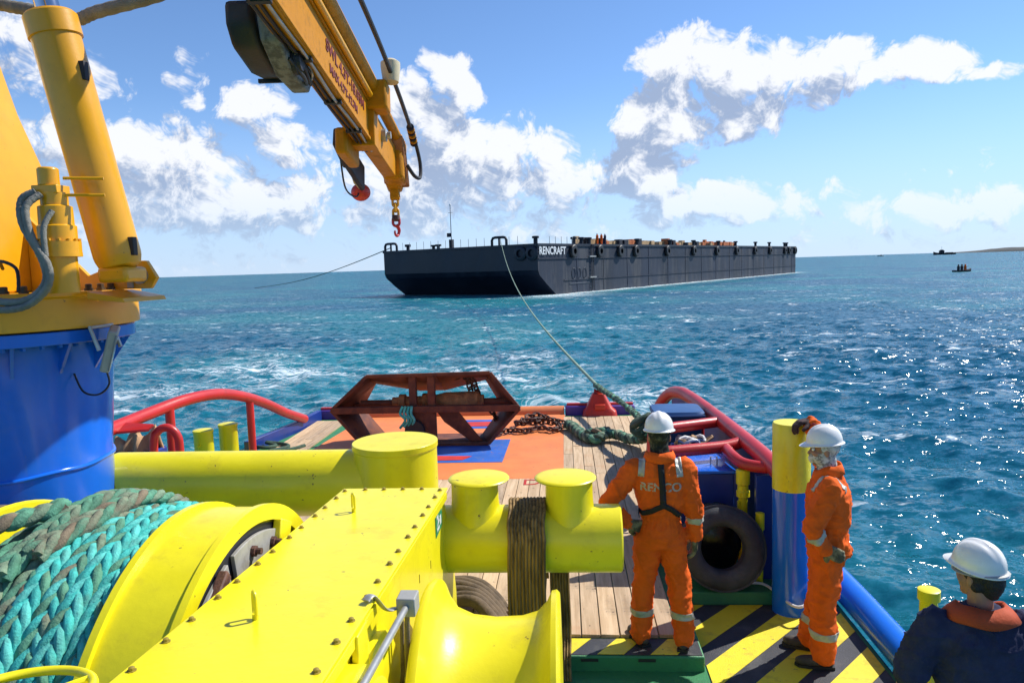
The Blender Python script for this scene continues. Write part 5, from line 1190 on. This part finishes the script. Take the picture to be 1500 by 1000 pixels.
def cloth(mb, voxel, seed, waist=None, amp=1.0, smooth=5):
    me = remesh(mb, voxel, smooth); me.calc_loop_triangles() if False else None
    nrm = [v.normal.copy() for v in me.vertices]
    for v, n in zip(me.vertices, nrm):
        p = v.co; o = Vector((seed * 7.1, 0, 0))
        w1 = noise.noise(p * 6 + o) * .014; w2 = (1 - abs(noise.noise(Vector((p.x * 8 + p.z * 5, p.y * 8, p.z * 12 - p.x * 4)) + o)) * 2.2) ** 3 * .014
        w3 = (1 - abs(noise.noise(Vector((p.x * 17 - p.z * 12, p.y * 17, p.z * 22 + p.x * 9)) + o)) * 2) ** 2 * .006
        d = (w1 + w2 + w3) * amp - .006
        if waist:
            k = math.exp(-((p.z - waist) / .07) ** 2); a = math.atan2(p.y, p.x); d += k * (.005 * math.sin(a * 26 + 3 * noise.noise(p * 9)) - .004)
        v.co = p + n * d
    me.update(); return me
def slice_band(me, p, axis, half, rad, off, name, m, parent, T, zmin=None):
    bm = bmesh.new(); bm.from_mesh(me); p = Vector(p); axis = Vector(axis).normalized()
    bmesh.ops.delete(bm, geom=[v for v in bm.verts if (v.co - p).length > rad or (zmin and v.co.z < zmin)], context='VERTS')
    for s in (1, -1):
        g_ = bm.verts[:] + bm.edges[:] + bm.faces[:]
        bmesh.ops.bisect_plane(bm, geom=g_, plane_co=p + axis * half * s, plane_no=axis * s, clear_outer=True)
    bm.normal_update()
    for v in bm.verts: v.co += v.normal * off
    out = bpy.data.meshes.new(name); bm.to_mesh(out); bm.free()
    if len(out.polygons) == 0: return None
    o = obj_from(out, name, m, parent, T); sm = o.modifiers.new('t', 'SOLIDIFY'); sm.thickness = .003; return o
def boot(parent, T, ank, yaw, m):
    b = MB(); R3 = Matrix.Rotation(yaw, 3, 'Z'); q = lambda x, y, z: Vector((ank[0], ank[1], 0)) + R3 @ Vector((x, y, z))
    b.capsule(q(0, -.03, .05), q(0, -.02, .17), .048, .052); b.capsule(q(0, -.045, .042), q(0, .04, .045), .040, .044); b.capsule(q(0, .04, .045), q(.0, .145, .040), .045, .040); b.capsule(q(-.012, .10, .035), q(.012, .16, .034), .034, .032)
    me = remesh(b, .008, 5)
    for v in me.vertices:
        if v.co.z < .006: v.co.z = .006
    o = obj_from(me, 'boot', m, parent, T)
    so = MB(); vs = [q(x, y, z) for z in (0.0, .022) for x, y in ((-.040, -.085), (.040, -.085), (.043, .0), (.049, .10), (.038, .175), (0, .196), (-.038, .175), (-.049, .10), (-.043, .0))]
    so.add(vs, [tuple(reversed(range(9))), tuple(range(9, 18))] + [(i, (i + 1) % 9, 9 + (i + 1) % 9, 9 + i) for i in range(9)])
    sm = so.mesh('sole', BLK); so_ = bpy.data.objects.new('sole', sm); COL.objects.link(so_); so_.parent = o; sm.transform(T); sm.transform(Matrix.Translation(-parent_off(o)))
def person(label, base, heading, larm, rarm, feet, hl, hr, headyaw, kind, scale=1.0):
    t = thing('person', base, label, 'person')
    T = Matrix.Translation(base) @ Matrix.Rotation(heading, 4, 'Z') @ Matrix.Scale(scale, 4)
    V3 = lambda a: Vector(a)
    # --- body (skin)
    b = MB(); hc = (0, .025, 1.635)
    q, R3 = head_shape(b, hc, headyaw); b.capsule((0, -.01, 1.43), (0, .0, 1.57), .062, .056)
    b.loft([(0, 0, .80, .13, .09), (0, 0, .95, .145, .10), (0, 0, 1.08, .135, .095), (0, 0, 1.25, .155, .10), (0, 0, 1.38, .15, .085), (0, 0, 1.46, .08, .06)], 20)
    for arm, hd, side in ((larm, hl, 1), (rarm, hr, -1)):
        b.chain([V3(a) for a in arm], [.060, .046, .031]); hand(b, arm[2], hd[0], hd[1], side if True else 0, hd[2], 1.0)
    for fx, s in zip(feet, (-1, 1)): b.chain([V3((.09 * s, 0, .86)), V3(((fx[0] + .09 * s) / 2 * 1.0, .02, .47)), V3((fx[0], fx[1], .09))], [.085, .055, .042])
    obj_from(remesh(b, .0075, 3), 'body', SKN, t, T)
    for s in (-1, 1):
        e = MB(); e.ball(q(.032 * s, .082, .008), .013, seg=12); obj_from(e.mesh('eye', WPT), 'eye', WPT, t, T)
        e = MB(); e.ball(q(.032 * s, .0925, .008), .0055, seg=10); obj_from(e.mesh('pupil', HAI), 'pupil', HAI, t, T)
    # --- clothes
    c = MB()
    stout = {'navy': 1.16, 'back': .94, 'side': 1.13}[kind]
    c.loft([(0, 0, .80, .165, .125), (0, -.012, .88, .182 * stout, .145 * stout), (0, -.005, .96, .176 * stout, .135 * stout), (0, 0, 1.02, .162 * stout, .122 * stout), (0, -.005, 1.10, .182 * stout, .135 * stout), (0, -.005, 1.22, .196 * stout, .140 * stout), (0, -.008, 1.33, .200 * stout, .132 * stout), (0, -.008, 1.41, .175 * stout, .108), (0, -.01, 1.465, .115, .085), (0, -.006, 1.50, .078, .074)], 28, pw=2.3)
    arms_r = [.083, .070, .058]
    for arm in (larm, rarm):
        a = [V3(p) for p in arm]
        if kind == 'navy': c.chain([a[0], a[0].lerp(a[1], .85)], [.098, .088])
        else: c.chain([a[0], a[1], a[1].lerp(a[2], .93)], arms_r)
    if kind != 'navy':
        for fx, s in zip(feet, (-1, 1)):
            hipp = V3((.088 * s, 0, .87)); kn = V3(((fx[0] + .10 * s) / 2, .025, .48)); an = V3((fx[0], fx[1] - .01, .135))
            c.chain([hipp, kn, an, an + V3((0, 0, -.035))], [.116 * stout ** .6, .092 * stout ** .6, .083 * stout ** .5, .088])
    cm = cloth(c, .011, heading + base[0], 1.015 if kind != 'navy' else None, 1.0)
    if kind == 'navy':
        co = obj_from(cm.copy(), 'work_shirt', NAV, t, T)
        l = MB()
        l.loft([(0, 0, .80, .175, .135), (0, 0, .90, .198, .155), (0, 0, .985, .19, .148)], 24)
        for fx, s in zip(feet, (-1, 1)): l.chain([V3((.088 * s, 0, .86)), V3(((fx[0] + .10 * s) / 2, .02, .48)), V3((fx[0], fx[1], .10))], [.125, .09, .078])
        obj_from(cloth(l, .014, 3.3), 'trousers', TROU, t, T)
    else: co = obj_from(cm.copy(), 'coverall', ORC, t, T)
    # collar
    def collar(r0, r1, z0, z1, m, nm, th=.008, tilt=.10, lo=0, hi=360):
        vs = []; fs = []; n = 48
        for i in range(n + 1):
            a = R(lo + (hi - lo) * i / n)
            for k, (rr, zz) in enumerate(((r0, z0), ((r0 + r1) / 2 + .004, (z0 + z1) / 2), (r1, z1))): vs.append((rr * 1.08 * math.cos(a), rr * math.sin(a) - .004, zz - tilt * max(0, math.sin(a)) * .5 + .004 * math.sin(5 * a)))
        for i in range(n):
            for k in range(2): fs.append((i * 3 + k, i * 3 + 3 + k, i * 3 + 4 + k, i * 3 + 1 + k))
        cb = MB(); cb.add(vs, fs); o = obj_from(cb.mesh(nm, m), nm, m, t, T); sm = o.modifiers.new('t', 'SOLIDIFY'); sm.thickness = th; sm.offset = 0
    if kind == 'navy': collar(.158, .095, 1.44, 1.51, ORV, 'orange_collar', .020, .10)
    else: collar(.110, .088, 1.462, 1.535, ORC, 'collar', .010)
    for fx, s in zip(feet, (-1, 1)): boot(t, T, fx, fx[2], BOO)
    # gloves
    if kind != 'navy':
        for arm, hd, side, gm in ((larm, hl, 1, GLV), (rarm, hr, -1, GLV if kind == 'back' else GLR)):
            gl = MB(); hand(gl, arm[2], hd[0], hd[1], side, hd[2], 1.14, .005); w_ = V3(arm[2]); fw = (V3(arm[1]) - w_).normalized(); gl.capsule(w_, w_ + fw * .05, .036, .044)
            go_ = obj_from(remesh(gl, .005, 3), 'glove', gm, t, T)
            if gm is GLR: cu = MB(); cu.lathe(w_ + fw * .012, fw, [(0, .047), (.05, .055), (.075, .060)], 20, caps=False); o2 = obj_from(cu.mesh('cuff', GLC), 'cuff', GLC, t, T); sm = o2.modifiers.new('t', 'SOLIDIFY'); sm.thickness = .004
    # headgear
    TH = T @ Matrix.Translation(Vector(hc)) @ Matrix.Rotation(headyaw, 4, 'Z')
    hz = .062
    helmet(t, TH @ Matrix.Translation((0, .0, hz)) @ Matrix.Rotation(R(-4 if kind != 'navy' else 6), 4, 'X'), WHT)
    if kind == 'navy':
        h = MB(); h.ball((0, -.020, .035), .084, .095, .092, 24); h.capsule((0, -.062, -.045), (0, -.07, .0), .055, .062)
        h.capsule((-.062, -.035, -.03), (.062, -.035, -.03), .030, .030); hm = remesh(h, .008, 4)
        for v in hm.vertices: v.co += v.normal * .004 * noise.noise(v.co * 60)
        bmx = bmesh.new(); bmx.from_mesh(hm); bmesh.ops.bisect_plane(bmx, geom=bmx.verts[:] + bmx.edges[:] + bmx.faces[:], plane_co=(0, .035, 0), plane_no=(0, 1, .55), clear_outer=True); bmx.to_mesh(hm); bmx.free()
        obj_from(hm, 'hair', HAI, t, TH)
        s_ = MB(); pts = [V(.094 * math.cos(a), .112 * math.sin(a) - .008, .034 - .012 * math.sin(a)) for a in np.linspace(0, 6.283, 49)[:-1]]; s_.tube(pts, .022, 8, closed=True, flat=.35); obj_from(s_.mesh('helmet_band', GRY), 'helmet_band', GRY, t, TH)
    else:
        h = MB(); h.ball((0, -.012, .03), .084, .102, .092, 24); h.ball((0, .012, -.045), .073, .084, .080, 24); h.capsule((0, -.02, -.16), (0, -.015, -.07), .074, .070)
        if kind == 'side': h.capsule((0, .075, -.04), (0, .08, -.08), .034, .03)
        hm = remesh(h, .008, 3)
        for v in hm.vertices: v.co += v.normal * (.006 * noise.noise(Vector((v.co.x * 14, v.co.y * 14, v.co.z * 40))))
        if kind == 'side':
            bmx = bmesh.new(); bmx.from_mesh(hm); bmesh.ops.delete(bmx, geom=[v for v in bmx.verts if v.co.y > .035 and -.015 < v.co.z < .06], context='VERTS'); bmx.to_mesh(hm); bmx.free()
        obj_from(hm, 'head_scarf', CAMO if kind == 'back' else BWC, t, TH)
    # reflective tape
    if kind != 'navy':
        for fx, s in zip(feet, (-1, 1)): slice_band(cm, (fx[0] * .98, fx[1], .27), (0, 0, 1), .026, .16, .004, 'reflective_band', SIL, t, T)
        for arm in (larm, rarm):
            a, w_ = V3(arm[1]), V3(arm[2]); slice_band(cm, a.lerp(w_, .34), w_ - a, .024, .105, .004, 'reflective_band', SIL, t, T)
        for s in (-1, 1): slice_band(cm, (.135 * s, 0, 1.43), (1, 0, .1 * s), .024, .14, .004, 'reflective_band', SIL, t, T, zmin=1.35)
    return t, T, cm
def on_back(cm, pts):                       # drop points onto the back of the coverall
    bm = bmesh.new(); bm.from_mesh(cm); bv = BVHTree.FromBMesh(bm); bm.free(); out = []
    for x, z in pts:
        h = bv.ray_cast(Vector((x, -1, z)), Vector((0, 1, 0)))
        out.append((h[0] if h[0] else Vector((x, -.12, z))))
    return out
# worker with his back turned, hand on hip
t1, T1, cm1 = person('worker in orange coverall with black harness straps, seen from behind, hand on hip', (.68, 5.52, .006), R(-4),
    [(-.185, -.005, 1.395), (-.395, -.07, 1.15), (-.235, -.075, .985)], [(.185, -.005, 1.395), (.245, -.03, 1.10), (.255, .035, .86)],
    [(-.155, .03, R(28)), (.165, -.02, R(-12))], ((.75, .35, -.25), (-.5, -.85, .1), .5), ((.0, .12, -1), (1, .1, 0), .45), R(4), 'back')
def ribbon(parent, T, cm, path, wd, m, name):
    path = [Vector((x, 0, z)) for x, z in path]; path = catmull(path, 12); vs = []; n = len(path); L_, R_ = [], []
    for i, p in enumerate(path):
        d = path[min(i + 1, n - 1)] - path[max(i - 1, 0)]; s_ = Vector((d.z, 0, -d.x)).normalized() * wd / 2; L_.append((p.x + s_.x, p.z + s_.z)); R_.append((p.x - s_.x, p.z - s_.z))
    a, b_ = on_back(cm, L_), on_back(cm, R_); rb = MB(); v = []
    for p, q in zip(a, b_):
        y = min(p.y, q.y) - .007; v += [(p.x, y, p.z), (q.x, y, q.z)]
    rb.add(v, [(2 * i, 2 * i + 1, 2 * i + 3, 2 * i + 2) for i in range(n - 1)]); o = obj_from(rb.mesh(name, m), name, m, parent, T); sm = o.modifiers.new('t', 'SOLIDIFY'); sm.thickness = .006; sm.offset = 0
ribbon(t1, T1, cm1, [(.0, 1.50), (.005, 1.40), (.012, 1.28), (.015, 1.17), (.015, 1.14)], .046, WEB, 'harness_strap')
ribbon(t1, T1, cm1, [(.015, 1.155), (-.05, 1.115), (-.11, 1.085), (-.165, 1.075)], .040, WEB, 'harness_strap')
ribbon(t1, T1, cm1, [(.015, 1.155), (.07, 1.125), (.115, 1.085), (.15, 1.05)], .040, WEB, 'harness_strap')
vs, fs = text_mesh('RENCO', .088, 0, .0025, 1.02)
pp = on_back(cm1, [(v.x, v.y + 1.285) for v in vs])
b = MB(); b.add([p - Vector((0, .004, 0)) for p in pp], fs); obj_from(b.mesh('back_lettering', LGRY), 'back_lettering', LGRY, t1, T1)
# worker leaning a hand on the post
t2, T2, cm2 = person('worker in orange coverall and patterned scarf leaning a gloved hand on the tall post', (1.92, 5.54, -.112), R(74),
    [(-.185, -.005, 1.395), (-.305, .115, 1.12), (-.225, .02, .955)], [(.19, .0, 1.41), (.45, .03, 1.515), (.665, .10, 1.712)],
    [(-.12, .03, R(8)), (.13, .12, R(-6))], ((.25, -.75, -.45), (-1, -.1, .1), .5), ((-.40, .92, -.12), (0, .1, 1), .75), R(6), 'side')
# man in navy at the corner
t3, T3, cm3 = person('man in navy shirt with orange collar and white helmet looking over the side', (1.93, 3.52, -.115), R(-6),
    [(-.215, -.005, 1.375), (-.345, -.02, 1.09), (-.33, .10, .86)], [(.215, -.005, 1.375), (.335, -.02, 1.09), (.31, .10, .86)],
    [(-.13, .0, R(10)), (.13, .0, R(-10))], ((0, .15, -1), (-1, 0, 0), .4), ((0, .15, -1), (1, 0, 0), .4), R(34), 'navy', .935)
